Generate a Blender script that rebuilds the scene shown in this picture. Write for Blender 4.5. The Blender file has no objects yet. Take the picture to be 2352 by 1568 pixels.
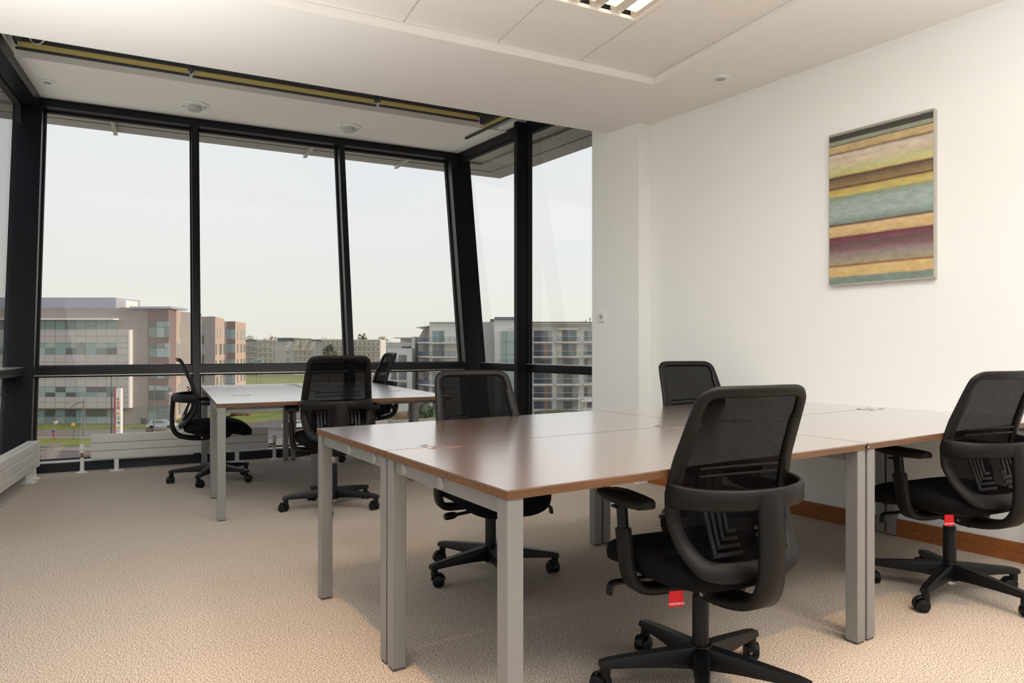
import bpy, bmesh, math, random
from mathutils import Vector, Matrix

S = bpy.context.scene
COL = S.collection
random.seed(7)
PI = math.pi

# ------------------------------------------------------------------ camera, sky, sun, exposure
EYE = 1.11
F = 1587.0                                   # focal length in pixels of the 2352 px wide frame
cd = bpy.data.cameras.new('camera')
cam = bpy.data.objects.new('camera', cd); COL.objects.link(cam)
cam.location = (0, 0, EYE); cam.rotation_euler = (PI / 2, 0, 0)
cd.sensor_width = 36.0; cd.lens = 36.0 * F / 2352.0; cd.shift_y = 13.0 / 2352.0
cd.clip_start = 0.05; cd.clip_end = 3000
S.camera = cam
S.view_settings.view_transform = 'Standard'; S.view_settings.look = 'None'
S.view_settings.gamma = 1.0; S.view_settings.use_curve_mapping = False
S.view_settings.exposure = 0.2
S.cycles.use_denoising = True
S.cycles.max_bounces = 10; S.cycles.diffuse_bounces = 5; S.cycles.transparent_max_bounces = 24
S.cycles.sample_clamp_indirect = 6.0


def lin(r, g, b):
    f = lambda c: (c / 255.0) / 12.92 if c <= 10 else ((c / 255.0 + 0.055) / 1.055) ** 2.4
    return (f(r), f(g), f(b), 1.0)


def make_world():
    w = bpy.data.worlds.new('sky'); S.world = w; w.use_nodes = True
    nt = w.node_tree; nt.nodes.clear(); N = nt.nodes.new; L = nt.links.new
    tc = N('ShaderNodeTexCoord'); sep = N('ShaderNodeSeparateXYZ'); L(tc.outputs['Generated'], sep.inputs[0])
    rz = N('ShaderNodeValToRGB'); L(sep.outputs['Z'], rz.inputs[0])
    e = rz.color_ramp.elements
    e[0].position = 0.0; e[0].color = lin(222, 219, 209)
    e[1].position = 1.0; e[1].color = lin(190, 203, 222)
    for p, c in ((0.06, lin(226, 226, 219)), (0.16, lin(229, 229, 229)), (0.40, lin(219, 224, 231))):
        q = e.new(p); q.color = c
    mp = N('ShaderNodeMapping'); mp.inputs['Scale'].default_value = (1.6, 1.6, 7.0); L(tc.outputs['Generated'], mp.inputs[0])
    no = N('ShaderNodeTexNoise'); no.inputs['Scale'].default_value = 1.7; no.inputs['Detail'].default_value = 5
    L(mp.outputs[0], no.inputs['Vector'])
    rr = N('ShaderNodeValToRGB'); L(no.outputs[0], rr.inputs[0])
    rr.color_ramp.elements[0].position = 0.42; rr.color_ramp.elements[1].position = 0.62
    # blue gaps in the cloud, more of them towards the east (+x)
    mx = N('ShaderNodeMath'); mx.operation = 'MULTIPLY_ADD'; L(sep.outputs['X'], mx.inputs[0])
    mx.inputs[1].default_value = 0.9; mx.inputs[2].default_value = 0.35; mx.use_clamp = True
    mz = N('ShaderNodeMath'); mz.operation = 'MULTIPLY_ADD'; L(sep.outputs['Z'], mz.inputs[0])
    mz.inputs[1].default_value = 4.0; mz.inputs[2].default_value = -0.12; mz.use_clamp = True
    m1 = N('ShaderNodeMath'); m1.operation = 'MULTIPLY'; L(mx.outputs[0], m1.inputs[0]); L(mz.outputs[0], m1.inputs[1])
    m2 = N('ShaderNodeMath'); m2.operation = 'MULTIPLY'; L(m1.outputs[0], m2.inputs[0]); L(rr.outputs[0], m2.inputs[1])
    mix = N('ShaderNodeMix'); mix.data_type = 'RGBA'; L(m2.outputs[0], mix.inputs[0])
    L(rz.outputs[0], mix.inputs[6]); mix.inputs[7].default_value = lin(190, 208, 228)
    bg = N('ShaderNodeBackground'); L(mix.outputs[2], bg.inputs[0]); bg.inputs[1].default_value = 1.0
    out = N('ShaderNodeOutputWorld'); L(bg.outputs[0], out.inputs[0])


make_world()

sd = bpy.data.lights.new('sun', 'SUN'); sd.energy = 2.2; sd.angle = 0.03; sd.color = (1.0, 0.86, 0.72)
sun = bpy.data.objects.new('sun', sd); COL.objects.link(sun)
sun.rotation_euler = Vector((-0.95, 0.10, -0.30)).to_track_quat('-Z', 'Y').to_euler()

FILL_TROFFER_WATT = 15.0
FILL_UPLIGHT_WATT = 480.0
FILL_DOWN_WATT = 125.0
FILL_TROFFER_COL = (1.0, 0.98, 0.95)

# ------------------------------------------------------------------ materials


def mat(name, col, rough=0.6, metal=0.0, spec=0.5, vary=0.0, scale=8.0, bump=0.0, stretch=(1, 1, 1), emit=None, es=0.0, ior=1.5, col2=None, detail=4.0):
    m = bpy.data.materials.new(name); m.use_nodes = True
    nt = m.node_tree; b = nt.nodes['Principled BSDF']
    b.inputs['Base Color'].default_value = col; b.inputs['Roughness'].default_value = rough
    b.inputs['Metallic'].default_value = metal; b.inputs['Specular IOR Level'].default_value = spec
    b.inputs['IOR'].default_value = ior
    if emit:
        b.inputs['Emission Color'].default_value = emit; b.inputs['Emission Strength'].default_value = es
    if vary or bump or col2:
        tc = nt.nodes.new('ShaderNodeTexCoord'); mp = nt.nodes.new('ShaderNodeMapping')
        mp.inputs['Scale'].default_value = stretch
        nt.links.new(tc.outputs['Object'], mp.inputs[0])
        no = nt.nodes.new('ShaderNodeTexNoise'); no.inputs['Scale'].default_value = scale; no.inputs['Detail'].default_value = detail
        nt.links.new(mp.outputs[0], no.inputs['Vector'])
        if vary or col2:
            r = nt.nodes.new('ShaderNodeValToRGB'); nt.links.new(no.outputs[0], r.inputs[0])
            r.color_ramp.elements[0].position = 0.33; r.color_ramp.elements[1].position = 0.67
            c2 = col2 or tuple(min(1, c * (1 + vary)) for c in col[:3]) + (1,)
            c1 = col if col2 else tuple(c * (1 - vary) for c in col[:3]) + (1,)
            r.color_ramp.elements[0].color = c1; r.color_ramp.elements[1].color = c2
            nt.links.new(r.outputs[0], b.inputs['Base Color'])
        if bump:
            bp = nt.nodes.new('ShaderNodeBump'); bp.inputs['Strength'].default_value = bump; bp.inputs['Distance'].default_value = 0.01
            nt.links.new(no.outputs[0], bp.inputs['Height']); nt.links.new(bp.outputs[0], b.inputs['Normal'])
    return m


def glass_mat(name, tint, refl=1.0):
    m = bpy.data.materials.new(name); m.use_nodes = True
    nt = m.node_tree; nt.nodes.clear(); N = nt.nodes.new; L = nt.links.new
    t = N('ShaderNodeBsdfTransparent'); t.inputs[0].default_value = tint
    g = N('ShaderNodeBsdfGlossy'); g.inputs['Roughness'].default_value = 0.0; g.inputs[0].default_value = (refl, refl, refl, 1)
    lw = N('ShaderNodeLayerWeight'); lw.inputs[0].default_value = 0.5         # 1 - |cos|, the same from both sides of the sheet
    p5 = N('ShaderNodeMath'); p5.operation = 'POWER'; L(lw.outputs['Facing'], p5.inputs[0]); p5.inputs[1].default_value = 5.0
    f = N('ShaderNodeMath'); f.operation = 'MULTIPLY_ADD'; L(p5.outputs[0], f.inputs[0]); f.inputs[1].default_value = 0.96; f.inputs[2].default_value = 0.022
    mx = N('ShaderNodeMixShader'); o = N('ShaderNodeOutputMaterial')
    L(f.outputs[0], mx.inputs[0]); L(t.outputs[0], mx.inputs[1]); L(g.outputs[0], mx.inputs[2]); L(mx.outputs[0], o.inputs[0])
    return m


def sheer_mat(name, col, thru):
    """Woven mesh cloth: a fine weave of dark threads and open holes."""
    m = bpy.data.materials.new(name); m.use_nodes = True
    nt = m.node_tree; b = nt.nodes['Principled BSDF']; N = nt.nodes.new; L = nt.links.new
    b.inputs['Base Color'].default_value = col; b.inputs['Roughness'].default_value = 0.75
    b.inputs['Specular IOR Level'].default_value = 0.06
    tc = N('ShaderNodeTexCoord'); v = N('ShaderNodeTexVoronoi'); v.inputs['Scale'].default_value = 480
    L(tc.outputs['Object'], v.inputs['Vector'])
    r = N('ShaderNodeMapRange'); L(v.outputs['Distance'], r.inputs[0])
    r.inputs[1].default_value = 0.0; r.inputs[2].default_value = 0.8; r.inputs[3].default_value = thru * 1.6; r.inputs[4].default_value = thru * 0.4
    t = N('ShaderNodeBsdfTransparent'); mx = N('ShaderNodeMixShader'); o = nt.nodes['Material Output']
    L(r.outputs[0], mx.inputs[0]); L(b.outputs[0], mx.inputs[1]); L(t.outputs[0], mx.inputs[2]); L(mx.outputs[0], o.inputs[0])
    return m


def wood_mat(name, dark, light, rough=0.3, ior=1.7, coat=0.0):
    m = bpy.data.materials.new(name); m.use_nodes = True
    nt = m.node_tree; b = nt.nodes['Principled BSDF']; N = nt.nodes.new; L = nt.links.new
    tc = N('ShaderNodeTexCoord'); mp = N('ShaderNodeMapping'); mp.inputs['Scale'].default_value = (1.2, 22.0, 60.0)
    L(tc.outputs['Object'], mp.inputs[0])
    no = N('ShaderNodeTexNoise'); no.inputs['Scale'].default_value = 3.0; no.inputs['Detail'].default_value = 6; no.inputs['Distortion'].default_value = 0.6
    L(mp.outputs[0], no.inputs['Vector'])
    r = N('ShaderNodeValToRGB'); L(no.outputs[0], r.inputs[0])
    r.color_ramp.elements[0].position = 0.3; r.color_ramp.elements[0].color = dark
    r.color_ramp.elements[1].position = 0.72; r.color_ramp.elements[1].color = light
    L(r.outputs[0], b.inputs['Base Color'])
    b.inputs['Roughness'].default_value = rough; b.inputs['IOR'].default_value = ior
    if coat:
        g = N('ShaderNodeBsdfGlossy'); g.inputs['Roughness'].default_value = 0.21; g.inputs[0].default_value = (1, 1, 1, 1)
        lw = N('ShaderNodeLayerWeight'); lw.inputs[0].default_value = 0.5
        pw_ = N('ShaderNodeMath'); pw_.operation = 'POWER'; L(lw.outputs['Facing'], pw_.inputs[0]); pw_.inputs[1].default_value = coat
        fm = N('ShaderNodeMath'); fm.operation = 'MULTIPLY_ADD'; L(pw_.outputs[0], fm.inputs[0]); fm.inputs[1].default_value = 0.94; fm.inputs[2].default_value = 0.05
        mx = N('ShaderNodeMixShader'); L(fm.outputs[0], mx.inputs[0]); L(b.outputs[0], mx.inputs[1]); L(g.outputs[0], mx.inputs[2])
        L(mx.outputs[0], nt.nodes['Material Output'].inputs[0])
    return m


def carpet_mat():
    m = bpy.data.materials.new('carpet'); m.use_nodes = True
    nt = m.node_tree; b = nt.nodes['Principled BSDF']; N = nt.nodes.new; L = nt.links.new
    tc = N('ShaderNodeTexCoord')
    n1 = N('ShaderNodeTexNoise'); n1.inputs['Scale'].default_value = 205; n1.inputs['Detail'].default_value = 3
    n2 = N('ShaderNodeTexNoise'); n2.inputs['Scale'].default_value = 1.3; n2.inputs['Detail'].default_value = 3
    L(tc.outputs['Object'], n1.inputs['Vector']); L(tc.outputs['Object'], n2.inputs['Vector'])
    r = N('ShaderNodeValToRGB'); L(n1.outputs[0], r.inputs[0])
    e = r.color_ramp.elements
    e[0].position = 0.36; e[0].color = (0.175, 0.14, 0.11, 1); e[1].position = 0.64; e[1].color = (0.80, 0.71, 0.61, 1)
    q = e.new(0.5); q.color = (0.50, 0.42, 0.345, 1)
    r2 = N('ShaderNodeValToRGB'); L(n2.outputs[0], r2.inputs[0])
    r2.color_ramp.elements[0].color = (0.92, 0.92, 0.92, 1); r2.color_ramp.elements[1].color = (1.06, 1.06, 1.06, 1)
    mm = N('ShaderNodeMix'); mm.data_type = 'RGBA'; mm.blend_type = 'MULTIPLY'; mm.inputs[0].default_value = 1.0
    L(r.outputs[0], mm.inputs[6]); L(r2.outputs[0], mm.inputs[7]); L(mm.outputs[2], b.inputs['Base Color'])
    b.inputs['Roughness'].default_value = 0.95; b.inputs['Specular IOR Level'].default_value = 0.1
    bp = N('ShaderNodeBump'); bp.inputs['Strength'].default_value = 0.08; bp.inputs['Distance'].default_value = 0.003
    L(n1.outputs[0], bp.inputs['Height']); L(bp.outputs[0], b.inputs['Normal'])
    return m


M = {}
M['wall'] = mat('wall_paint', (0.885, 0.895, 0.88, 1), 0.9, spec=0.2, bump=0.02, scale=120)
M['ceil'] = mat('ceiling_paint', (0.84, 0.82, 0.79, 1), 0.95, spec=0.1, bump=0.02, scale=120)
M['tile'] = mat('ceiling_tile', (0.80, 0.77, 0.72, 1), 0.95, spec=0.1, vary=0.02, scale=90, bump=0.05)
M['bar'] = mat('ceiling_bar', (0.62, 0.59, 0.55, 1), 0.6)
M['carpet'] = carpet_mat()
M['frame'] = mat('dark_frame', (0.0085, 0.0092, 0.013, 1), 0.3, spec=0.28, vary=0.08, scale=3)
M['bead'] = mat('aluminium_bead', (0.55, 0.54, 0.50, 1), 0.35, 0.7)
M['gasket'] = mat('black_gasket', (0.008, 0.008, 0.008, 1), 0.7)
M['glass'] = glass_mat('window_glass', (0.985, 0.988, 0.982, 1))
M['skirt'] = wood_mat('skirting_wood', (0.24, 0.075, 0.018, 1), (0.40, 0.14, 0.035, 1), 0.35, 1.5)
M['wood'] = wood_mat('desk_wood', (0.15, 0.068, 0.036, 1), (0.25, 0.128, 0.072, 1), 0.4, 1.5, 1.75)
M['edge'] = wood_mat('desk_edge', (0.10, 0.042, 0.015, 1), (0.19, 0.09, 0.036, 1), 0.4, 1.5)
M['silver'] = mat('silver_paint', (0.28, 0.278, 0.27, 1), 0.42, 0.3)
M['cap'] = mat('silver_cap', (0.36, 0.36, 0.35, 1), 0.4, 0.25)
M['foot'] = mat('grey_foot', (0.12, 0.11, 0.10, 1), 0.6)
M['slot'] = mat('dark_slot', (0.03, 0.015, 0.012, 1), 0.6)
M['grommet'] = wood_mat('cable_flap', (0.20, 0.10, 0.065, 1), (0.24, 0.125, 0.085, 1), 0.4, 1.5, 2.0)
M['plastic'] = mat('black_plastic', (0.0065, 0.005, 0.0045, 1), 0.48, spec=0.26, bump=0.02, scale=300)
M['nylon'] = mat('black_nylon', (0.004, 0.004, 0.0045, 1), 0.42, spec=0.32, bump=0.03, scale=300)
M['fabric'] = mat('black_fabric', (0.005, 0.005, 0.006, 1), 0.9, spec=0.15, bump=0.25, scale=400)
M['mesh'] = sheer_mat('black_mesh', (0.0025, 0.002, 0.0025, 1), 0.065)
M['lumbar'] = mat('grey_rib', (0.008, 0.008, 0.009, 1), 0.45, spec=0.3)
M['chrome'] = mat('chrome', (0.7, 0.7, 0.7, 1), 0.15, 1.0)
M['red'] = mat('red_tag', (0.55, 0.0, 0.008, 1), 0.7, bump=0.1, scale=300)
M['white'] = mat('white_plastic', (0.82, 0.82, 0.80, 1), 0.35)
M['rad'] = mat('radiator_white', (0.74, 0.73, 0.68, 1), 0.35)
M['brass'] = mat('brass', (0.45, 0.33, 0.18, 1), 0.3, 1.0)
M['blind_box'] = mat('blind_cassette', (0.035, 0.035, 0.04, 1), 0.45)
M['blind'] = mat('blind_cloth', (0.55, 0.46, 0.16, 1), 0.7, bump=0.2, scale=200)
M['lamp'] = mat('lamp_glow', (1, 1, 1, 1), 0.5, emit=(1.0, 0.88, 0.72, 1), es=3.0)
M['louvre'] = mat('louvre', (0.8, 0.72, 0.62, 1), 0.25, 0.6)
M['lens'] = mat('grey_lens', (0.50, 0.53, 0.52, 1), 0.3)
M['lens2'] = mat('lamp_lens', (0.34, 0.36, 0.35, 1), 0.2)
M['slatg'] = mat('canopy_metal', (0.30, 0.29, 0.27, 1), 0.5, 0.2, vary=0.05, scale=4)
M['white2'] = mat('white_letters', (0.9, 0.8, 0.8, 1), 0.6)
# outdoors
M['o_grey'] = mat('grey_cladding', lin(160, 149, 141), 0.8, vary=0.04, scale=0.4)
M['o_panel'] = mat('pale_cladding', lin(186, 178, 172), 0.5, vary=0.03, scale=0.3)
M['o_white'] = mat('white_edge', lin(235, 230, 222), 0.6)
M['o_lav'] = mat('lavender_cladding', lin(172, 169, 182), 0.5, vary=0.03, scale=0.3)
M['o_brown'] = mat('brown_brick', lin(134, 110, 104), 0.9, vary=0.06, scale=2.0)
M['o_peach'] = mat('peach_brick', lin(196, 170, 148), 0.9, vary=0.05, scale=1.0)
M['o_gl1'] = mat('teal_glass', lin(128, 150, 146), 0.12, spec=0.8, vary=0.08, scale=0.3)
M['o_gl2'] = mat('grey_glass', lin(112, 124, 118), 0.12, spec=0.8, vary=0.08, scale=0.3)
M['o_gl3'] = mat('dark_glass', lin(84, 88, 86), 0.12, spec=0.8, vary=0.08, scale=0.3)
M['o_gl4'] = mat('pale_glass', lin(150, 166, 160), 0.12, spec=0.8, vary=0.08, scale=0.3)
M['o_apt'] = mat('apartment_render', lin(212, 210, 203), 0.85, vary=0.03, scale=0.3)
M['o_apt2'] = mat('cream_render', lin(216, 208, 194), 0.85, vary=0.03, scale=0.3)
M['o_apt3'] = mat('grey_render', lin(188, 183, 178), 0.85, vary=0.03, scale=0.3)
M['o_roof'] = mat('slate_roof', lin(88, 94, 100), 0.7)
M['o_rail'] = mat('blue_grey_balustrade', lin(92, 98, 112), 0.3)
M['o_railg'] = glass_mat('balcony_glass', (0.84, 0.87, 0.87, 1))
M['o_win'] = mat('apartment_window', lin(100, 104, 106), 0.15, spec=0.8, vary=0.1, scale=0.5)
M['o_farwin'] = mat('hazy_window', lin(158, 155, 146), 0.5, vary=0.08, scale=0.5)  # distance haze put into the window colour
M['o_winb'] = mat('blue_shaded_window', lin(84, 88, 102), 0.15, spec=0.7)
M['o_winc'] = mat('curtained_window', lin(156, 158, 150), 0.4, vary=0.05, scale=1)
M['o_wood'] = mat('timber_panel', lin(150, 120, 96), 0.7)
M['o_grass'] = mat('grass', lin(112, 122, 60), 0.95, spec=0.1, col2=lin(140, 138, 78), scale=0.25)
M['o_ground'] = mat('paving', lin(140, 128, 118), 0.9, spec=0.1, vary=0.06, scale=0.2)
M['o_road'] = mat('road', lin(118, 106, 100), 0.9, spec=0.1, vary=0.06, scale=0.2)
M['o_kerb'] = mat('kerb', lin(168, 158, 144), 0.9)
M['o_metal'] = mat('lamp_post_metal', lin(96, 92, 90), 0.5, 0.2)
M['o_lant'] = mat('lantern_glass', lin(190, 182, 170), 0.3)
M['o_teal'] = mat('teal_sign', lin(50, 130, 130), 0.5)
M['o_blue'] = mat('blue_sign', lin(66, 92, 140), 0.5)
M['o_redp'] = mat('red_panel', lin(170, 66, 72), 0.5)
M['o_org'] = mat('orange_mark', lin(224, 130, 96), 0.5)
M['o_yel'] = mat('yellow_mark', lin(226, 190, 96), 0.5)
M['o_prp'] = mat('purple_mark', lin(120, 104, 140), 0.5)
M['o_gry'] = mat('grey_mark', lin(140, 136, 126), 0.5)
M['o_bark'] = mat('bark', lin(110, 92, 78), 0.9)
M['o_twig'] = mat('bare_twigs', lin(150, 128, 112), 0.9)
M['o_leaf'] = mat('evergreen_leaves', lin(72, 84, 62), 0.9, col2=lin(96, 106, 74), scale=1.0)
M['o_hedge'] = mat('russet_hedge', lin(132, 92, 78), 0.95, col2=lin(104, 100, 70), scale=1.2)
M['o_car1'] = mat('silver_car_paint', lin(180, 186, 190), 0.25, 0.3)
M['o_car2'] = mat('dark_car_paint', lin(60, 64, 72), 0.25, 0.3)
M['o_car3'] = mat('teal_car_paint', lin(110, 168, 172), 0.25, 0.2)
M['o_tyre'] = mat('tyre', (0.012, 0.012, 0.012, 1), 0.8)
M['o_skin'] = mat('skin', (0.5, 0.3, 0.22, 1), 0.6)
M['o_jean'] = mat('red_trousers', lin(186, 110, 112), 0.9)
M['o_jack'] = mat('blue_jacket', lin(104, 104, 150), 0.9)

# ------------------------------------------------------------------ object helpers


def link(name, data, parent=None):
    o = bpy.data.objects.new(name, data); COL.objects.link(o)
    if parent: o.parent = parent
    return o


def tag(o, label, cat, group=None):
    o['label'] = label; o['category'] = cat
    if group: o['group'] = group
    return o


def thing(name, label, cat, loc=(0, 0, 0), rz=0.0, group=None):
    o = link(name, None); o.location = loc; o.rotation_euler = (0, 0, rz); o.empty_display_size = 0.1
    return tag(o, label, cat, group)


def struct(o):
    o['kind'] = 'structure'; return o


class MB:
    """collects shapes and links them as ONE mesh object"""

    def __init__(s): s.bm = bmesh.new()

    def hexa(s, p):
        v = [s.bm.verts.new(q) for q in p]
        for f in ((3, 2, 1, 0), (4, 5, 6, 7), (0, 1, 5, 4), (1, 2, 6, 5), (2, 3, 7, 6), (3, 0, 4, 7)):
            s.bm.faces.new([v[i] for i in f])
        return v

    def box(s, c, d, rz=0.0):
        x, y, z = d[0] / 2, d[1] / 2, d[2] / 2
        R = Matrix.Rotation(rz, 3, 'Z'); c = Vector(c)
        return s.hexa([c + R @ Vector(q) for q in ((-x, -y, -z), (x, -y, -z), (x, y, -z), (-x, y, -z), (-x, -y, z), (x, -y, z), (x, y, z), (-x, y, z))])

    def prism(s, poly, z0, z1):
        a = [s.bm.verts.new((p[0], p[1], z0)) for p in poly]; b = [s.bm.verts.new((p[0], p[1], z1)) for p in poly]
        n = len(poly)
        s.bm.faces.new(a[::-1]); s.bm.faces.new(b)
        for i in range(n): s.bm.faces.new([a[i], a[(i + 1) % n], b[(i + 1) % n], b[i]])

    def rings(s, rings, close=False, caps=True):
        R = [[s.bm.verts.new(p) for p in r] for r in rings]
        m = len(R); n = len(R[0])
        for i in range(m if close else m - 1):
            a, b = R[i], R[(i + 1) % m]
            for j in range(n): s.bm.faces.new([a[j], a[(j + 1) % n], b[(j + 1) % n], b[j]])
        if caps and not close:
            s.bm.faces.new(R[0][::-1]); s.bm.faces.new(R[-1])

    def tube(s, path, r, n=8):
        path = [Vector(p) for p in path]; rr = []
        for i, p in enumerate(path):
            t = (path[min(i + 1, len(path) - 1)] - path[max(i - 1, 0)]).normalized()
            up = Vector((0, 0, 1)) if abs(t.z) < 0.9 else Vector((1, 0, 0))
            a = t.cross(up).normalized(); b = t.cross(a).normalized()
            q = r[i] if isinstance(r, (list, tuple)) else r
            rr.append([p + a * math.cos(k * 2 * PI / n) * q + b * math.sin(k * 2 * PI / n) * q for k in range(n)])
        s.rings(rr)

    def cyl(s, a, b, r, n=16): s.tube([a, b], r, n)

    def lathe(s, prof, n=20, c=(0, 0, 0)):
        s.rings([[(c[0] + r * math.cos(k * 2 * PI / n), c[1] + r * math.sin(k * 2 * PI / n), c[2] + z) for k in range(n)] for r, z in prof])

    def ribbon(s, path, side, w, t, close=False, rnd=0.3):
        """sweep of a rounded rectangle: width w along 'side', thickness t across it"""
        path = [Vector(p) for p in path]; m = len(path); rr = []
        for i, p in enumerate(path):
            if close: tan = path[(i + 1) % m] - path[i - 1]
            else: tan = path[min(i + 1, m - 1)] - path[max(i - 1, 0)]
            tan.normalize()
            sd_ = side[i] if isinstance(side, list) else side
            sd_ = Vector(sd_); sd_ = (sd_ - tan * sd_.dot(tan)).normalized(); nn = tan.cross(sd_).normalized()
            ww = (w[i] if isinstance(w, list) else w) / 2; tt = (t[i] if isinstance(t, list) else t) / 2
            c = min(ww, tt) * rnd * 2
            pts = ((ww, -tt + c), (ww, tt - c), (ww - c, tt), (-ww + c, tt), (-ww, tt - c), (-ww, -tt + c), (-ww + c, -tt), (ww - c, -tt))
            rr.append([p + sd_ * a + nn * b for a, b in pts])
        s.rings(rr, close)

    def bevel(s, r, seg=2):
        bmesh.ops.bevel(s.bm, geom=s.bm.edges[:] + s.bm.verts[:], offset=r, segments=seg, affect='EDGES', clamp_overlap=True)
        return s

    def build(s, name, material, parent=None, smooth=False, ang=35):
        bm = s.bm
        bmesh.ops.recalc_face_normals(bm, faces=bm.faces[:])
        if smooth:
            for f in bm.faces: f.smooth = True
            lim = math.radians(ang)
            for e in bm.edges:
                if len(e.link_faces) == 2 and e.calc_face_angle(0) > lim: e.smooth = False
        me = bpy.data.meshes.new(name); bm.to_mesh(me); bm.free()
        me.materials.append(material)
        return link(name, me, parent)


_cube = {}


def unit(m):
    if m.name not in _cube:
        b = MB(); b.box((0, 0, 0), (1, 1, 1)); me = bpy.data.meshes.new('piece_' + m.name)
        bmesh.ops.recalc_face_normals(b.bm, faces=b.bm.faces[:]); b.bm.to_mesh(me); b.bm.free(); me.materials.append(m); _cube[m.name] = me
    return _cube[m.name]


def piece(parent, name, m, c, d, rz=0.0):
    o = link(name, unit(m), parent); o.location = c; o.scale = d; o.rotation_euler = (0, 0, rz)
    return o


def copy_tree(o, parent=None):
    c = o.copy(); COL.objects.link(c)
    if parent is not None: c.parent = parent
    for ch in list(o.children): copy_tree(ch, c)
    return c


def catmull(pts, n=6, close=False):
    P = [Vector(p) for p in pts]; out = []; m = len(P)
    for i in range(m if close else m - 1):
        p0 = P[i - 1] if (close or i > 0) else P[0]; p1 = P[i]; p2 = P[(i + 1) % m]
        p3 = P[(i + 2) % m] if (close or i + 2 < m) else P[-1]
        for k in range(n):
            t = k / n
            out.append(0.5 * ((2 * p1) + (p2 - p0) * t + (2 * p0 - 5 * p1 + 4 * p2 - p3) * t * t + (3 * p1 - p0 - 3 * p2 + p3) * t ** 3))
    if not close: out.append(P[-1])
    return out


# ------------------------------------------------------------------ room frame: u runs along the window front, v towards it
PHI = math.radians(26.5)
UX = Vector((math.cos(PHI), math.sin(PHI))); VX = Vector((-math.sin(PHI), math.cos(PHI)))


def W(u, v, z=0.0):
    p = UX * u + VX * v
    return Vector((p.x, p.y, z))


TILT = 0.191
V0 = 7.26
HEAD = 3.5


def FP(u, z, off=0.0): return W(u, V0 + TILT * z + off, z)       # a point on the leaning window front


RW = Vector((-0.5807, 0.8141)); RN = Vector((-0.8141, -0.5807))   # right wall: direction, normal into the room
R0 = Vector((1.131, 5.674)); R1 = R0 - RW * 8.8
LW = Vector((0.404, -0.915)).normalized(); LO = Vector((-LW.y * -1, LW.x * -1))
LO = Vector((-0.915, -0.404)).normalized()                         # left wall: direction back into the room, outward normal
L0 = Vector((-4.505, 6.617))
L1 = L0 + LW * 8.9
N0 = Vector((1.027, 5.6)); N1 = N0 + RW * 0.56
SG0 = Vector((0.942, 6.392))                                       # side glazing line starts behind the white pier


def clip(poly, hp):
    P = [Vector((p[0], p[1])) for p in poly]
    for q, n in hp:
        out = []
        for i in range(len(P)):
            a, b = P[i], P[(i + 1) % len(P)]; da, db = (a - q).dot(n), (b - q).dot(n)
            if da >= 0: out.append(a)
            if da * db < 0: out.append(a + (b - a) * (da / (da - db)))
        P = out
        if not P: return P
    return P


BACK = Vector((0, -1.45))
HP_L = (L0 + LO * 0.02, -LO); HP_R = (R0 - RN * 0.02, RN); HP_B = (BACK, Vector((0, 1)))


def uvrect(u0, u1, v0, v1): return [W(u0, v0).xy, W(u1, v0).xy, W(u1, v1).xy, W(u0, v1).xy]


# floor
b = MB(); b.prism(clip(uvrect(-9, 9, -6, 7.5), [(L0 + LO * 0.25, -LO), (R0 - RN * 0.9, RN), (BACK - Vector((0, 0.2)), Vector((0, 1)))]), -0.12, 0.0)
struct(b.build('floor', M['carpet']))

# main ceiling with its square recess
TU, TV, TS = 3.02, 3.85, 0.6
NU, NV = 7, 7
CZ, TZ = 2.93, 2.985
TU0, TV0 = TU - NU * TS, TV - NV * TS
b = MB()
for r in (uvrect(-9, 9, TV, 4.91), uvrect(-9, 9, -6, TV0), uvrect(-9, TU0, TV0, TV), uvrect(TU, 9, TV0, TV)):
    p = clip(r, [HP_L, HP_R, HP_B])
    if len(p) > 2: b.prism(p, CZ, 3.85)
ceiling = struct(b.build('ceiling', M['ceil']))
trof = {(1, 1), (1, 3), (4, 3), (1, 6), (3, 6)}
for i in range(NU):
    for j in range(NV):
        if (i, j) in trof: continue
        piece(ceiling, 'ceiling_tile', M['tile'], W(TU - TS * (i + 0.5), TV - TS * (j + 0.5), TZ + 0.008), (TS - 0.012, TS - 0.012, 0.016), PHI)
for i in range(NU + 1):
    piece(ceiling, 'ceiling_bar', M['bar'], W(TU - TS * i, (TV + TV0) / 2, TZ + 0.012), (0.022, TV - TV0, 0.012), PHI)
for j in range(NV + 1):
    piece(ceiling, 'ceiling_bar', M['bar'], W((TU + TU0) / 2, TV - TS * j, TZ + 0.012), (TU - TU0, 0.022, 0.012), PHI)

# roof over everything, bay ceiling, blind pocket
SGN = RN
hp_s = (SG0 - SGN * 0.05, SGN)
b = MB(); b.prism(clip(uvrect(-9, 9, -6, 8.05), [(L0 + LO * 0.3, -LO), (R0 - RN * 1.2, RN), (BACK - Vector((0, 0.3)), Vector((0, 1)))]), 3.85, 4.05)
struct(b.build('ceiling_slab', M['ceil']))
b = MB(); b.prism(clip(uvrect(-9, 9, 6.9, 8.14), [(L0 + LO * 0.2, -LO), hp_s]), HEAD, 3.85)
struct(b.build('ceiling_bay', M['ceil']))

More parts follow.
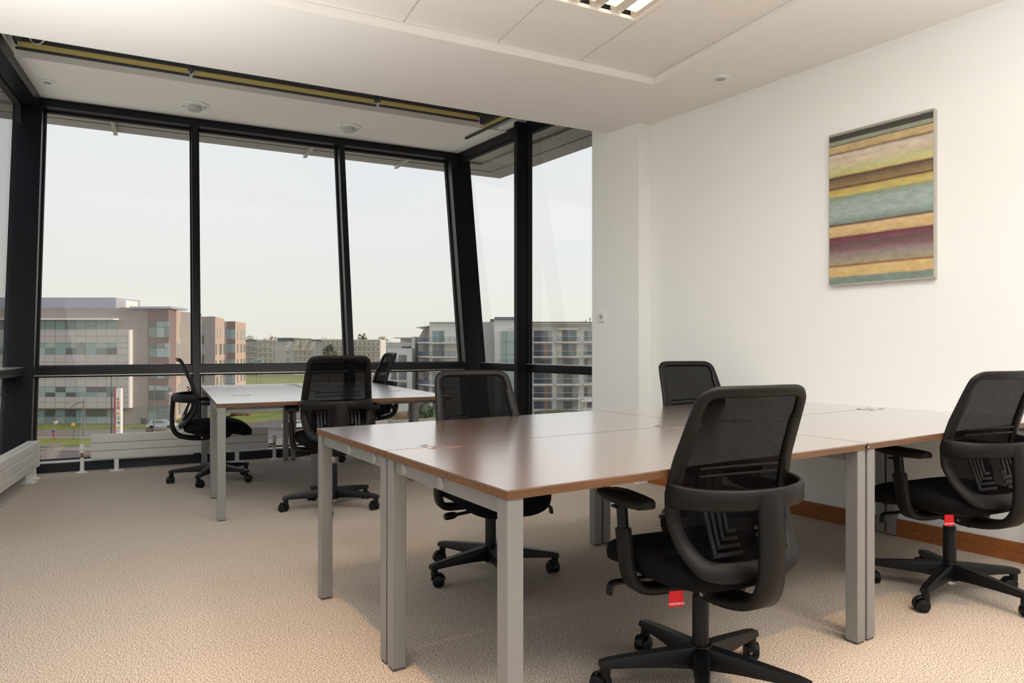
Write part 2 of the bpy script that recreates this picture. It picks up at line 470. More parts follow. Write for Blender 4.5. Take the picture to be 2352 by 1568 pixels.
# walls
b = MB(); o_ = RN * -0.2
b.prism([R0, R0 + o_, R1 + o_, R1], 0, 3.85); struct(b.build('wall_right', M['wall']))
b = MB(); q = RN * -0.52
b.prism([N0, N0 + q, N1 + q, N1], 0, 3.85); struct(b.build('wall_pier', M['wall']))
pl = L0 + LW * ((L0.y - BACK.y) / 0.915) + LO * 0.3; pr = R0 - RW * ((R0.y - BACK.y) / 0.8141) - RN * 0.4
b = MB(); b.prism([(pl.x, BACK.y), (pr.x, BACK.y), (pr.x, BACK.y - 0.2), (pl.x, BACK.y - 0.2)], HEAD + 0.02, 3.85); struct(b.build('wall_back', M['wall']))
b = MB(); a0 = L0 + LW * 0.05; a1 = L0 + LW * 2.25
b.prism([a0, a0 + LO * 0.2, a1 + LO * 0.2, a1], HEAD + 0.02, 3.85); struct(b.build('wall_left', M['wall']))
b = MB(); a0 = SG0 - RW * 0.3; a1 = SG0 + RW * 2.6
b.prism([a0, a0 + RN * 0.19, a1 + RN * 0.19, a1], HEAD + 0.02, 3.85); struct(b.build('wall_side', M['wall']))
# unseen blocks added outside the right wall to shut the sun out
b = MB(); a0 = R0 - RN * 1.4 + RW * 0.2; a1 = R0 - RN * 1.4 - RW * 9; a2 = a1 - RN * 9; a3 = a0 - RN * 9
b.prism([a0, a1, a2, a3], -12, 4.6); b.prism([(4.6, 7.5), (16, 4), (16, 12), (4.6, 12)], -12, 7.0); struct(b.build('wall_sun_block', M['o_grey']))

# skirting board on the right wall: two stepped strips
b = MB()
for z0, z1, th in ((0, 0.052, 0.022), (0.052, 0.10, 0.014)):
    a0 = R0 + RN * th; b.prism([R0, R1, R1 + RN * th, a0], z0, z1)
struct(b.build('baseboard_right', M['skirt']))

# ------------------------------------------------------------------ window front (leaning outwards), side window, left window


def fhexa(mb, u0, u1, z0, z1, o0, o1):
    mb.hexa([FP(u0, z0, o0), FP(u1, z0, o0), FP(u1, z0, o1), FP(u0, z0, o1), FP(u0, z1, o0), FP(u1, z1, o0), FP(u1, z1, o1), FP(u0, z1, o1)])


win = struct(link('window_1', None))
UL, UM1, UM2, UR = -1.072, 0.224, 1.746, 3.105
for nm, u0, u1 in (('corner_post', -1.30, UL), ('mullion', UM1, UM1 + 0.06), ('mullion', UM2, UM2 + 0.062), ('corner_post', UR, 3.36)):
    m = MB(); fhexa(m, u0, u1, 0, HEAD, 0, 0.21); m.build(nm, M['frame'], win)
bays = ((UL, UM1), (UM1 + 0.06, UM2), (UM2 + 0.062, UR))
for u0, u1 in bays:
    m = MB(); fhexa(m, u0, u1, HEAD - 0.082, HEAD, 0.0, 0.2); m.build('window_head', M['frame'], win)
    m = MB(); fhexa(m, u0, u1, 0.858, 0.932, 0.06, 0.2); m.build('transom', M['frame'], win)
    m = MB(); fhexa(m, u0, u1, 0.846, 0.858, 0.075, 0.19); m.build('transom_bead', M['bead'], win)
    m = MB(); fhexa(m, u0, u1, 0.0, 0.078, 0.02, 0.2); m.build('window_sill', M['frame'], win)
    m = MB(); fhexa(m, u0, u1, 0.078, 0.088, 0.05, 0.19); m.build('sill_bead', M['bead'], win)
    for z0, z1 in ((0.088, 0.846), (0.932, HEAD - 0.082)):
        m = MB(); fhexa(m, u0, u1, z0, z1, 0.165, 0.175); m.build('pane', M['glass'], win)
        m = MB()
        fhexa(m, u0, u0 + 0.016, z0, z1, 0.14, 0.2); fhexa(m, u1 - 0.016, u1, z0, z1, 0.14, 0.2)
        fhexa(m, u0 + 0.016, u1 - 0.016, z1 - 0.016, z1, 0.14, 0.2); fhexa(m, u0 + 0.016, u1 - 0.016, z0, z0 + 0.01, 0.14, 0.2)
        m.build('gasket', M['gasket'], win)


def wall_win(parent, base, dr, nin, t0, t1, mulls, depth, tdepth, frame_head=0.10, t1f=None, hdepth=None):
    """straight glazing: base point on the glass line, direction, normal into the room"""
    def q(t, o): return base + dr * t + nin * o
    hdepth = hdepth or depth
    def end(tb, z): return t1f(z) if (t1f and tb == t1) else tb
    def hx(m, ta, tb, oa, ob, z0, z1):
        P = [(ta, oa, z0), (end(tb, z0), oa, z0), (end(tb, z0), ob, z0), (ta, ob, z0), (ta, oa, z1), (end(tb, z1), oa, z1), (end(tb, z1), ob, z1), (ta, ob, z1)]
        m.hexa([Vector((q(a_, b_).x, q(a_, b_).y, z_)) for a_, b_, z_ in P])
    def bx(name, m_, ta, tb, oa, ob, z0, z1):
        m = MB(); hx(m, ta, tb, oa, ob, z0, z1); return m.build(name, m_, parent)
    for a, c in mulls: bx('mullion', M['frame'], a, c, 0, depth, 0, HEAD)
    edges = [t0] + [x for mm in mulls for x in mm] + [t1]
    for k in range(0, len(edges), 2):
        a, c = edges[k], edges[k + 1]
        bx('window_head', M['frame'], a, c, -0.02, hdepth, HEAD - frame_head, HEAD + 0.02)
        bx('transom', M['frame'], a, c, 0, tdepth, 0.858, 0.925)
        bx('transom_bead', M['bead'], a, c, 0, tdepth - 0.004, 0.925, 0.934)
        bx('window_sill', M['frame'], a, c, 0, depth, 0, 0.078)
        for z0, z1 in ((0.078, 0.858), (0.934, HEAD - frame_head)):
            bx('pane', M['glass'], a, c, 0.02, 0.03, z0, z1)
            m = MB()
            m.prism([q(a, 0.0), q(a + 0.016, 0.0), q(a + 0.016, 0.05), q(a, 0.05)], z0, z1)
            if not (t1f and c == t1): m.prism([q(c - 0.016, 0.0), q(c, 0.0), q(c, 0.05), q(c - 0.016, 0.05)], z0, z1)
            hx(m, a, c, 0.0, 0.05, z1 - 0.014, z1)
            m.build('gasket', M['gasket'], parent)


win2 = struct(link('window_2', None))
wall_win(win2, SG0, RW, RN, -0.35, 2.45, [(1.263, 1.318)], 0.19, 0.07, t1f=lambda z: (V0 + TILT * z + 0.15 - 5.3) / 0.9876, hdepth=0.07)
win3 = struct(link('window_3', None))
LB = L0 + LO * 0.2
wall_win(win3, LB, LW, -LO, 0.05, 8.85, [(1.5, 1.56), (3.0, 3.06), (4.5, 4.56), (6.0, 6.06), (7.5, 7.56)], 0.2, 0.16)

win_added = struct(link('window_back_added', None))  # unseen back glazing, added to bring in more daylight
wall_win(win_added, Vector((pl.x, BACK.y - 0.2)), Vector((1, 0)), Vector((0, 1)), 0.0, pr.x - pl.x, [(1.6, 1.66), (3.2, 3.26), (4.8, 4.86), (6.4, 6.46)], 0.2, 0.16)
# canopy outside, seen through the tops of the panes: long slats that turn the corner
can = thing('sunshade_canopy', 'grey slatted canopy outside above the tall windows, running round the corner', 'canopy')
VC = 9.12


def us(v): return 4.535 - 0.1585 * v


CZ0 = 3.62
OUTW = 1.27
vs = [8.05 + k * (VC - 8.05) / 4 for k in range(5)]
for k in range(4):
    z = CZ0 + 0.012 * (k % 2) - 0.02 * k
    va, vb = vs[k], vs[k + 1] - 0.012
    oa, ob = OUTW * (va - 8.05) / (VC - 8.05), OUTW * (vb - 8.05) / (VC - 8.05)
    m = MB(); m.prism([W(-4.5, va).xy, W(us(va) + oa, va).xy, W(us(vb) + ob, vb).xy, W(-4.5, vb).xy], z, z + 0.05); m.build('slat', M['slatg'], can)
    ea, eb = 3.9, 3.9
    m = MB(); m.prism([W(us(va) + oa, va).xy, W(us(ea) + oa, ea).xy, W(us(eb) + ob, eb).xy, W(us(vb) + ob, vb).xy], z, z + 0.05); m.build('slat', M['slatg'], can)
m = MB(); m.prism([W(us(8.05) - 0.25, 8.0).xy, W(us(3.9) - 0.25, 3.9).xy, W(us(3.9), 3.9).xy, W(us(8.05), 8.05).xy], CZ0 + 0.03, CZ0 + 0.08); m.build('soffit_strip', M['slatg'], can)
for u in (-2.9, -0.55, 1.55, 2.75):
    m = MB(); m.hexa([W(u, 8.0, 3.50), W(u + 0.04, 8.0, 3.50), W(u + 0.04, 9.1, 3.53), W(u, 9.1, 3.53), W(u, 8.0, 3.62), W(u + 0.04, 8.0, 3.62), W(u + 0.04, 9.1, 3.62), W(u, 9.1, 3.62)])
    m.build('bracket', M['bead'], can)

# ------------------------------------------------------------------ roller blinds in the pocket
BV = 6.66


def blind(name, lab, ua, ub, v, zb, box_m):
    t = thing(name, lab, 'blind', W((ua + ub) / 2, v, zb), PHI, None)
    w = ub - ua
    m = MB(); m.box((0, 0, 0.008), (w, 0.03, 0.016)); m.bevel(0.003); m.build('bottom_bar', M['blind_box'], t)
    m = MB(); m.box((0, 0.0, 0.040), (w - 0.03, 0.006, 0.048)); m.build('cloth', M['blind'], t)
    m = MB(); m.box((0, 0.02, 0.15), (w, 0.12, 0.172)); m.bevel(0.01); m.build('cassette', M['blind_box'], t)
    for sx in (-1, 1):
        m = MB(); m.box((sx * (w / 2 + 0.006), 0.02, 0.15), (0.012, 0.13, 0.18)); m.build('end_bracket', M['blind_box'], t)
    m = MB(); m.box((0, 0.02, 0.30), (0.05, 0.05, 0.14)); m.build('hanger', M['blind_box'], t)
    return t


blind('roller_blind', 'rolled-up yellow blind in dark cassette nearest the left window', -1.08, 0.172, BV, 3.476, None)
blind('roller_blind', 'rolled-up yellow blind in dark cassette in the middle of the ceiling slot', 0.197, 1.838, BV + 0.03, 3.480, None)
blind('roller_blind', 'rolled-up yellow blind in dark cassette ending at the right corner post', 1.863, 2.93, BV, 3.476, None)
# short returns of the blinds along the two side windows
p = SG0 + RW * 1.55 + RN * 0.34
t = thing('roller_blind', 'short end of a rolled-up blind along the right-hand side window', 'blind', (p.x, p.y, 3.476), math.atan2(RW.y, RW.x))
m = MB(); m.box((0, 0, 0.008), (1.0, 0.03, 0.016)); m.build('bottom_bar', M['blind_box'], t)
m = MB(); m.box((0, 0, 0.04), (0.97, 0.006, 0.048)); m.build('cloth', M['blind'], t)
m = MB(); m.box((0, 0, 0.16), (1.0, 0.1, 0.19)); m.build('cassette', M['blind_box'], t)
m = MB(); m.box((0, 0, 0.31), (0.05, 0.05, 0.12)); m.build('hanger', M['blind_box'], t)
p = L0 + LW * 2.0 - LO * 0.12
t = thing('roller_blind', 'dark blind cassette with a hanging cord loop along the left window', 'blind', (p.x, p.y, 3.47), math.atan2(LW.y, LW.x))
m = MB(); m.box((0, 0, 0.04), (1.1, 0.05, 0.05)); m.build('bottom_bar', M['blind_box'], t)
m = MB(); m.box((0, 0, 0.19), (1.1, 0.1, 0.24)); m.build('cassette', M['blind_box'], t)
m = MB(); m.box((0, 0, 0.345), (0.05, 0.05, 0.07)); m.build('hanger', M['blind_box'], t)
m = MB(); m.tube(catmull([(-0.45, 0.06, 0.10), (-0.50, 0.09, 0.0), (-0.44, 0.16, -0.03), (-0.36, 0.22, 0.02), (-0.34, 0.24, 0.12)], 5), 0.006, 6); m.build('cord', M['bead'], t, True)

# ------------------------------------------------------------------ ceiling fixtures


def troffer(i, j, lab, watt):
    c = W(TU - TS * (i + 0.5), TV - TS * (j + 0.5), TZ)
    t = thing('ceiling_light', lab, 'ceiling light', c, PHI, 'recessed louvred lights in the ceiling')
    m = MB()
    for sx in (-1, 1):
        m.box((sx * 0.288, 0, 0.006), (0.022, 0.598, 0.02)); m.box((0, sx * 0.288, 0.006), (0.554, 0.022, 0.02))
    m.build('frame', M['tile'], t)
    m = MB(); m.box((0, 0, 0.075), (0.57, 0.57, 0.02)); m.build('housing', M['louvre'], t)
    for k in range(4):
        x = -0.2085 + k * 0.139
        lamp = MB(); lamp.box((x, 0, 0.052), (0.062, 0.55, 0.016)); lp = lamp.build('lamp', M['lamp'], t)
        m = MB()
        for q in range(9): m.box((x, -0.24 + q * 0.06, 0.036), (0.07, 0.003, 0.014))
        m.build('louvre_blades', M['louvre'], t)
        m = MB()
        for sx in (-1, 1): m.hexa([(x + sx * 0.036, -0.275, 0.012), (x + sx * 0.069, -0.275, 0.012), (x + sx * 0.069, 0.275, 0.012), (x + sx * 0.036, 0.275, 0.012),
                                   (x + sx * 0.034, -0.275, 0.06), (x + sx * 0.069, -0.275, 0.02), (x + sx * 0.069, 0.275, 0.02), (x + sx * 0.034, 0.275, 0.06)])
        m.build('reflector', M['louvre'], t)
    if not watt: return t
    for k in range(4):
        al = bpy.data.lights.new('glow', 'AREA'); al.shape = 'RECTANGLE'; al.size = 0.055; al.size_y = 0.52
        al.energy = watt / 4; al.color = FILL_TROFFER_COL
        a = link('glow', al, t); a.location = (-0.2085 + k * 0.139, 0, 0.010)
    return t


troffer(1, 1, 'recessed louvred light among the ceiling tiles, cut by the top of the photo', 0)
troffer(1, 3, 'unseen louvred fill light added one tile behind the light in view', FILL_TROFFER_WATT)  # this and the next three are unseen, added to brighten the room
troffer(4, 3, 'unseen louvred fill light added on the left side of the tiled recess', FILL_TROFFER_WATT)
troffer(1, 6, 'unseen louvred fill light added at the back on the right', FILL_TROFFER_WATT)
troffer(3, 6, 'unseen louvred fill light added at the back in the middle', FILL_TROFFER_WATT)


def downlight(p, lab, watt=0):
    t = thing('downlight', lab, 'downlight', p)
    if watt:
        sl = bpy.data.lights.new('fill_spot', 'SPOT'); sl.energy = watt; sl.spot_size = math.radians(80); sl.spot_blend = 1.0; sl.shadow_soft_size = 0.03; sl.color = (1.0, 0.56, 0.25)
        link('fill_spot', sl, t).location = (0, 0, -0.02)
    m = MB(); m.lathe([(0.040, -0.001), (0.062, -0.001), (0.062, -0.005), (0.055, -0.009), (0.044, -0.010), (0.040, -0.006)], 24); m.build('trim_ring', M['white'], t, True)
    m = MB(); m.lathe([(0.036, -0.012), (0.040, -0.010), (0.040, -0.001), (0.0, -0.001)][::-1], 24); m.build('gimbal', M['white'], t, True)
    m = MB(); m.lathe([(0.0005, -0.0165), (0.02, -0.016), (0.031, -0.0135), (0.033, -0.011), (0.0005, -0.0108)], 20); m.build('lens', M['lens2'], t, True)
    return t


downlight((1.408, 4.666, CZ), 'small round downlight in the white ceiling near the right wall')
downlight((-4.18, 6.22, HEAD), 'small round downlight in the bay ceiling by the left window')


for x, y, lab in ((-0.55, 2.05, 'unseen warm downlight added over the open carpet on the left, outside the picture'), (1.75, 2.0, 'unseen warm downlight added over the large front chair, outside the picture')):
    downlight((x, y, TZ), lab, FILL_DOWN_WATT)  # unseen downlights added to warm the front of the carpet


def detector(p, lab, rz):
    t = thing('sensor_plate', lab, 'sensor', p, rz, 'round ceiling plates in the window bay')
    m = MB(); m.lathe([(0.001, -0.002), (0.135, -0.002), (0.135, -0.008), (0.12, -0.014), (0.001, -0.016)], 32); m.build('plate', M['white'], t, True)
    m = MB(); m.lathe([(0.062, -0.015), (0.062, -0.05), (0.055, -0.058), (0.001, -0.060)], 24); m.build('lens', M['lens'], t, True)
    m = MB()
    for sx in (-1, 1): m.cyl((sx * 0.1, 0, -0.012), (sx * 0.1, 0, -0.018), 0.007, 8)
    m.build('screw', M['slot'], t)
    return t


detector(((447 - 1176) / F * 6.82, 6.82, HEAD), 'round white sensor plate in the bay ceiling nearer the left window', 0.2)
d_ = 2.39 * F / (797 - 291)
detector(((801 - 1176) / F * d_, d_, HEAD), 'round white sensor plate in the bay ceiling nearer the right corner', 0.9)

# switch plate on the pier
def on_line(px, base, dr):
    k = (px - 1176) / F                       # where the view ray crosses a vertical plane
    t = (k * base.y - base.x) / (dr.x - k * dr.y)
    return base + dr * t


p = on_line(1383, N0, RW)
rz_w = math.atan2(RW.y, RW.x)
t = thing('switch_plate', 'small white switched outlet plate on the white pier beside the window', 'switch', (p.x + RN.x * 0.0, p.y + RN.y * 0.0, 1.11 + (797 - 727.5) / F * p.y), rz_w)
m = MB(); m.box((0, 0.008, 0), (0.084, 0.016, 0.086)); m.bevel(0.002); m.build('plate', M['white'], t)
m = MB(); m.box((0, 0.017, 0), (0.018, 0.008, 0.034)); m.build('fuse_holder', M['cap'], t)
for sx in (-1, 1):
    m = MB(); m.cyl((sx * 0.03, 0.014, 0), (sx * 0.03, 0.018, 0), 0.004, 8); m.build('screw', M['cap'], t)
t.rotation_euler = (0, 0, rz_w + 0.0)

# ------------------------------------------------------------------ painting
def paint_mat():
    m = bpy.data.materials.new('striped_painting'); m.use_nodes = True
    nt = m.node_tree; b = nt.nodes['Principled BSDF']; N = nt.nodes.new; L = nt.links.new
    tc = N('ShaderNodeTexCoord'); sep = N('ShaderNodeSeparateXYZ'); L(tc.outputs['Object'], sep.inputs[0])
    mp = N('ShaderNodeMapping'); mp.inputs['Scale'].default_value = (3.0, 1.0, 14.0); L(tc.outputs['Object'], mp.inputs[0])
    n1 = N('ShaderNodeTexNoise'); n1.inputs['Scale'].default_value = 2.2; n1.inputs['Detail'].default_value = 8; n1.inputs['Roughness'].default_value = 0.7
    L(mp.outputs[0], n1.inputs['Vector'])
    a = N('ShaderNodeMath'); a.operation = 'MULTIPLY_ADD'; L(n1.outputs[0], a.inputs[0]); a.inputs[1].default_value = 0.012; L(sep.outputs['Z'], a.inputs[2])
    mr = N('ShaderNodeMapRange'); L(a.outputs[0], mr.inputs[0]); mr.inputs[1].default_value = 0.012; mr.inputs[2].default_value = 0.955
    rp = N('ShaderNodeValToRGB'); L(mr.outputs[0], rp.inputs[0])
    bands = [(0.0, (128, 148, 138)), (0.04, (128, 148, 138)), (0.05, (216, 186, 126)), (0.105, (218, 192, 134)), (0.118, (150, 90, 70)), (0.13, (168, 160, 130)),
             (0.19, (150, 138, 134)), (0.22, (134, 96, 102)), (0.255, (104, 84, 84)), (0.285, (124, 72, 84)), (0.305, (110, 56, 70)), (0.318, (214, 182, 130)), (0.375, (222, 196, 144)), (0.388, (104, 54, 62)),
             (0.40, (128, 150, 138)), (0.45, (164, 184, 180)), (0.54, (160, 180, 174)), (0.57, (142, 160, 134)), (0.585, (206, 188, 110)), (0.62, (200, 182, 106)),
             (0.633, (92, 62, 56)), (0.645, (150, 128, 84)), (0.69, (118, 96, 72)), (0.705, (88, 56, 56)), (0.718, (206, 198, 128))]
    bands += [(0.76, (202, 204, 158)), (0.80, (216, 200, 176)), (0.85, (214, 204, 186)), (0.865, (120, 92, 80)), (0.875, (200, 178, 128)), (0.915, (202, 180, 134)),
              (0.918, (90, 84, 70)), (0.925, (150, 156, 138)), (0.945, (160, 166, 146)), (0.950, (66, 64, 60)), (0.984, (62, 62, 58)), (0.988, (160, 164, 150))]
    # ColorRamp holds 32 stops: two ramps, lower and upper part
    def fill(r, lst):
        e = r.color_ramp.elements
        e[0].position = lst[0][0]; e[0].color = lin(*lst[0][1]); e[1].position = lst[-1][0]; e[1].color = lin(*lst[-1][1])
        for p_, c_ in lst[1:-1]:
            q_ = e.new(p_); q_.color = lin(*c_)
    fill(rp, bands[:20])
    rp2 = N('ShaderNodeValToRGB'); L(mr.outputs[0], rp2.inputs[0]); fill(rp2, bands[19:])
    gt = N('ShaderNodeMath'); gt.operation = 'GREATER_THAN'; L(mr.outputs[0], gt.inputs[0]); gt.inputs[1].default_value = 0.62
    mx = N('ShaderNodeMix'); mx.data_type = 'RGBA'; L(gt.outputs[0], mx.inputs[0]); L(rp.outputs[0], mx.inputs[6]); L(rp2.outputs[0], mx.inputs[7])
    n2 = N('ShaderNodeTexNoise'); n2.inputs['Scale'].default_value = 26; n2.inputs['Detail'].default_value = 6; n2.inputs['Roughness'].default_value = 0.75
    mp2 = N('ShaderNodeMapping'); mp2.inputs['Scale'].default_value = (0.5, 1, 1.2); L(tc.outputs['Object'], mp2.inputs[0]); L(mp2.outputs[0], n2.inputs['Vector'])
    r3 = N('ShaderNodeValToRGB'); L(n2.outputs[0], r3.inputs[0])
    r3.color_ramp.elements[0].position = 0.3; r3.color_ramp.elements[0].color = (0.72, 0.66, 0.63, 1); r3.color_ramp.elements[1].position = 0.68; r3.color_ramp.elements[1].color = (1.05, 1.05, 1.05, 1)
    mu = N('ShaderNodeMix'); mu.data_type = 'RGBA'; mu.blend_type = 'MULTIPLY'; mu.inputs[0].default_value = 1.0
    L(mx.outputs[2], mu.inputs[6]); L(r3.outputs[0], mu.inputs[7]); L(mu.outputs[2], b.inputs['Base Color'])
    b.inputs['Roughness'].default_value = 0.5
    return m


pa, pb = on_line(1911, R0, RW), on_line(2151.5, R0, RW)
pw = (pa - pb).length
t = thing('painting', 'abstract canvas of horizontal weathered stripes hung on the white right wall', 'painting', (pb.x + RN.x * 0.002, pb.y + RN.y * 0.002, 1.50), rz_w)
m = MB(); m.box((pw / 2, 0.016, 0.475), (pw, 0.030, 0.945)); m.build('canvas', M['white'], t)
m = MB(); m.box((pw / 2, 0.0325, 0.475), (pw - 0.006, 0.003, 0.94)); m.build('painted_face', paint_mat(), t)
M['pedge'] = mat('painting_edge', lin(190, 184, 172), 0.6)
m = MB(); m.box((0.0, 0.017, 0.475), (0.004, 0.034, 0.95)); m.box((pw, 0.017, 0.475), (0.004, 0.034, 0.95)); m.box((pw / 2, 0.017, 0.95), (pw, 0.034, 0.004)); m.box((pw / 2, 0.017, 0.0), (pw, 0.034, 0.004)); m.build('edge_strip', M['pedge'], t)

# ------------------------------------------------------------------ two floor uplighters, out of view, added to brighten the ceiling


def uplighter(x, y, lab, watt):
    t = thing('added_fill_lamp', lab, 'fill lamp', (x, y, 0))
    m = MB(); m.lathe([(0.001, 0.0), (0.15, 0.0), (0.15, 0.018), (0.03, 0.03), (0.001, 0.03)], 28); m.build('base', M['nylon'], t, True)
    m = MB(); m.cyl((0, 0, 0.028), (0, 0, 0.95), 0.014, 12); m.build('pole', M['nylon'], t, True)
    m = MB(); m.lathe([(0.02, 0.95), (0.10, 0.98), (0.15, 1.03), (0.152, 1.035), (0.142, 1.032), (0.09, 0.99), (0.015, 0.96)], 28); m.build('bowl', M['cap'], t, True)
    sl = bpy.data.lights.new('fill_spot', 'SPOT'); sl.energy = watt; sl.spot_size = math.radians(150); sl.spot_blend = 1.0; sl.shadow_soft_size = 0.06; sl.color = (1.0, 1.0, 0.99)
    o = link('fill_spot', sl, t); o.location = (0, 0, 1.06); o.rotation_euler = (PI, 0, 0)


uplighter(-2.1, 2.4, 'added fill uplighter by the left window, outside the picture', FILL_UPLIGHT_WATT * 0.42)
uplighter(1.9, 0.5, 'added fill uplighter beside the camera on the right, outside the picture', FILL_UPLIGHT_WATT * 1.25)

# ------------------------------------------------------------------ radiators


def radiator(lab, loc, rz, length, feet, valves, mat_=None):
    t = thing('radiator', lab, 'radiator', loc, rz)
    mm = mat_ or M['rad']
    for k in range(3):
        m = MB(); m.box((length / 2, 0, 0.152 + k * 0.0715), (length, 0.016, 0.068)); m.bevel(0.003, 1); m.build('panel', mm, t)
        m = MB(); m.box((length / 2, 0.07, 0.152 + k * 0.0715), (length, 0.016, 0.068)); m.bevel(0.003, 1); m.build('rear_panel', mm, t)
    m = MB()
    n = int(length / 0.03)
    for k in range(n):
        x = 0.02 + k * (length - 0.04) / (n - 1)
        m.box((x, 0.035, 0.2235), (0.012, 0.054, 0.205))
    f = m.build('fins', mm, t); f['kind'] = 'stuff'
    m = MB(); m.box((-0.003, 0.035, 0.222), (0.006, 0.09, 0.216)); m.box((length + 0.003, 0.035, 0.222), (0.006, 0.09, 0.216)); m.build('end_cover', M['white'], t)
    for x in feet:
        m = MB(); m.box((x, 0.03, 0.06), (0.035, 0.05, 0.115)); m.box((x, 0.03, 0.003), (0.115, 0.09, 0.006)); m.build('foot', M['white'], t)
    for x in valves:
        s_ = 1 if x > length / 2 else -1
        m = MB(); m.lathe([(0.045, 0.001), (0.045, 0.008), (0.022, 0.014), (0.017, 0.03), (0.015, 0.12), (0.012, 0.14)], 14, (x, 0.03, 0)); pp = m.build('valve_pipe', M['white'], t, True)
        m = MB(); m.cyl((x, 0.03, 0.13), (x, 0.03, 0.175), 0.013, 10); m.cyl((x - s_ * 0.055, 0.03, 0.155), (x + s_ * 0.01, 0.03, 0.155), 0.010, 10); m.build('valve_body', M['brass'], t, True)
        m = MB(); m.lathe([(0.012, 0.172), (0.020, 0.18), (0.021, 0.235), (0.017, 0.25), (0.001, 0.25)], 14, (x, 0.03, 0)); m.build('valve_cap', M['white'], t, True)
    return t


radiator('low white panel radiator in front of the window, behind the side-on chair', W(-0.60, 7.125, 0), PHI, 1.475, (0.19, 1.20), (-0.075, 1.545))
radiator('low white panel radiator in front of the right end of the tall windows', W(2.12, 7.125, 0), PHI, 0.9, (0.12, 0.78), (-0.07,))
a0 = L0 + LW * 1.0 - LO * 0.09
radiator('low white panel radiator along the left window, cut by the edge of the photo', (a0.x, a0.y, 0), math.atan2(LW.y, LW.x), 2.0, (0.10, 1.2, 1.8), (-0.06,))

# ------------------------------------------------------------------ desks
DL, DW, DH, DT = 1.6, 0.79, 0.75, 0.025


def make_desk(lab):
    t = thing('desk', lab, 'desk', (0, 0, 0), 0, 'walnut office desks')
    m = MB(); m.box((0, 0, DH - 0.002), (DL, DW, 0.004)); top = m.build('tabletop', M['wood'], t)
    m = MB(); m.box((0, 0, DH - 0.0145), (DL, DW, 0.021)); m.build('tabletop_core', M['edge'], t)
    lx, ly = DL / 2 - 0.004 - 0.025, DW / 2 - 0.004 - 0.025
    for sx in (-1, 1):
        for sy in (-1, 1):
            m = MB(); m.box((sx * lx, sy * ly, (DH - DT + 0.008) / 2), (0.05, 0.05, DH - DT - 0.008)); m.bevel(0.002, 1); lg = m.build('leg', M['silver'], t)
            m = MB(); m.box((sx * lx, sy * ly, 0.004), (0.042, 0.042, 0.008)); m.build('foot', M['foot'], lg)
        m = MB(); m.box((sx * (lx + 0.003), 0, DH - DT - 0.0225), (0.024, 2 * ly - 0.05, 0.045)); rl = m.build('end_rail', M['silver'], t)
        for y in (-0.005, 0.265):
            y2 = y * sx * 1.0
            m = MB(); m.lathe([(0.001, 0.006), (0.014, 0.0055), (0.018, 0.004), (0.0198, 0.0), (0.0198, -0.002)][::-1], 20)
            bmesh.ops.rotate(m.bm, verts=m.bm.verts[:], cent=(0, 0, 0), matrix=Matrix.Rotation(sx * PI / 2, 3, 'Y'))
            bmesh.ops.translate(m.bm, verts=m.bm.verts[:], vec=(sx * (lx + 0.0152), y, DH - DT - 0.0225)); m.build('cap', M['cap'], rl, True)
    for sy in (-1, 1):
        m = MB(); m.box((0, sy * 0.12, DH - DT - 0.02), (2 * lx - 0.02, 0.03, 0.04)); rl = m.build('long_rail', M['silver'], t)
        m = MB()
        for x in (-0.55, -0.35, 0.1, 0.45, 0.6): m.cyl((x, sy * (0.12 + 0.0145), DH - DT - 0.02), (x, sy * (0.12 + 0.0165), DH - DT - 0.02), 0.005, 8)
        m.build('screw', M['slot'], rl)
    # cable flaps on the rear edge, 20 cm from each end
    for sx in (-1, 1):
        x = sx * 0.585
        m = MB(); m.box((x, DW / 2 - 0.024, DH + 0.0006), (0.125, 0.046, 0.002)); g = m.build('cable_flap', M['grommet'], t)
        for q in (-0.045, 0.045):
            m = MB(); m.box((x + q, DW / 2 - 0.035, DH + 0.0018), (0.018, 0.012, 0.0008)); m.build('slot', M['slot'], g)
    return t


near_a = math.radians(32.6)
NL = Vector((math.cos(near_a), math.sin(near_a))); NS = Vector((-NL.y, NL.x))
NB = Vector((-0.0133, 1.735))
proto_desk = make_desk('walnut desk nearest the camera, front left of the four-desk group')


def place_desk(o, c, rz, lab):
    o.location = (c.x, c.y, 0); o.rotation_euler = (0, 0, rz); o['label'] = lab


def nd(a, b): return NB + NL * a + NS * b


place_desk(proto_desk, nd(0.8, DW / 2), near_a, 'walnut desk nearest the camera, with its bare corner in the middle foreground')
for c, rz, lab in ((nd(0.8, DW * 1.5 + 0.006), near_a + PI, 'walnut desk behind the nearest one, its left end legs standing free on the carpet'),
                   (nd(2.406, DW / 2), near_a, 'walnut desk at the right with the chair cut by the photo edge'),
                   (nd(2.406, DW * 1.5 + 0.006), near_a + PI, 'walnut desk by the right wall, hidden mostly behind the large front chair'),
                   (W(1.08, 4.765 + DW / 2).xy, PHI, 'walnut desk by the windows whose long front edge faces the camera'),
                   (W(0.28 + DW / 2, 5.563 + 0.772).xy, PHI - PI / 2, 'walnut desk set end-on by the windows, on the left with a side-on chair'),
                   (W(1.085 + DW / 2, 5.563 + 0.772).xy, PHI + PI / 2, 'walnut desk set end-on by the windows, on the right behind the front one')):
    q_ = copy_tree(proto_desk); place_desk(q_, c, rz, lab)
    if 'end-on' in lab: q_.scale = (0.965, 1, 1)
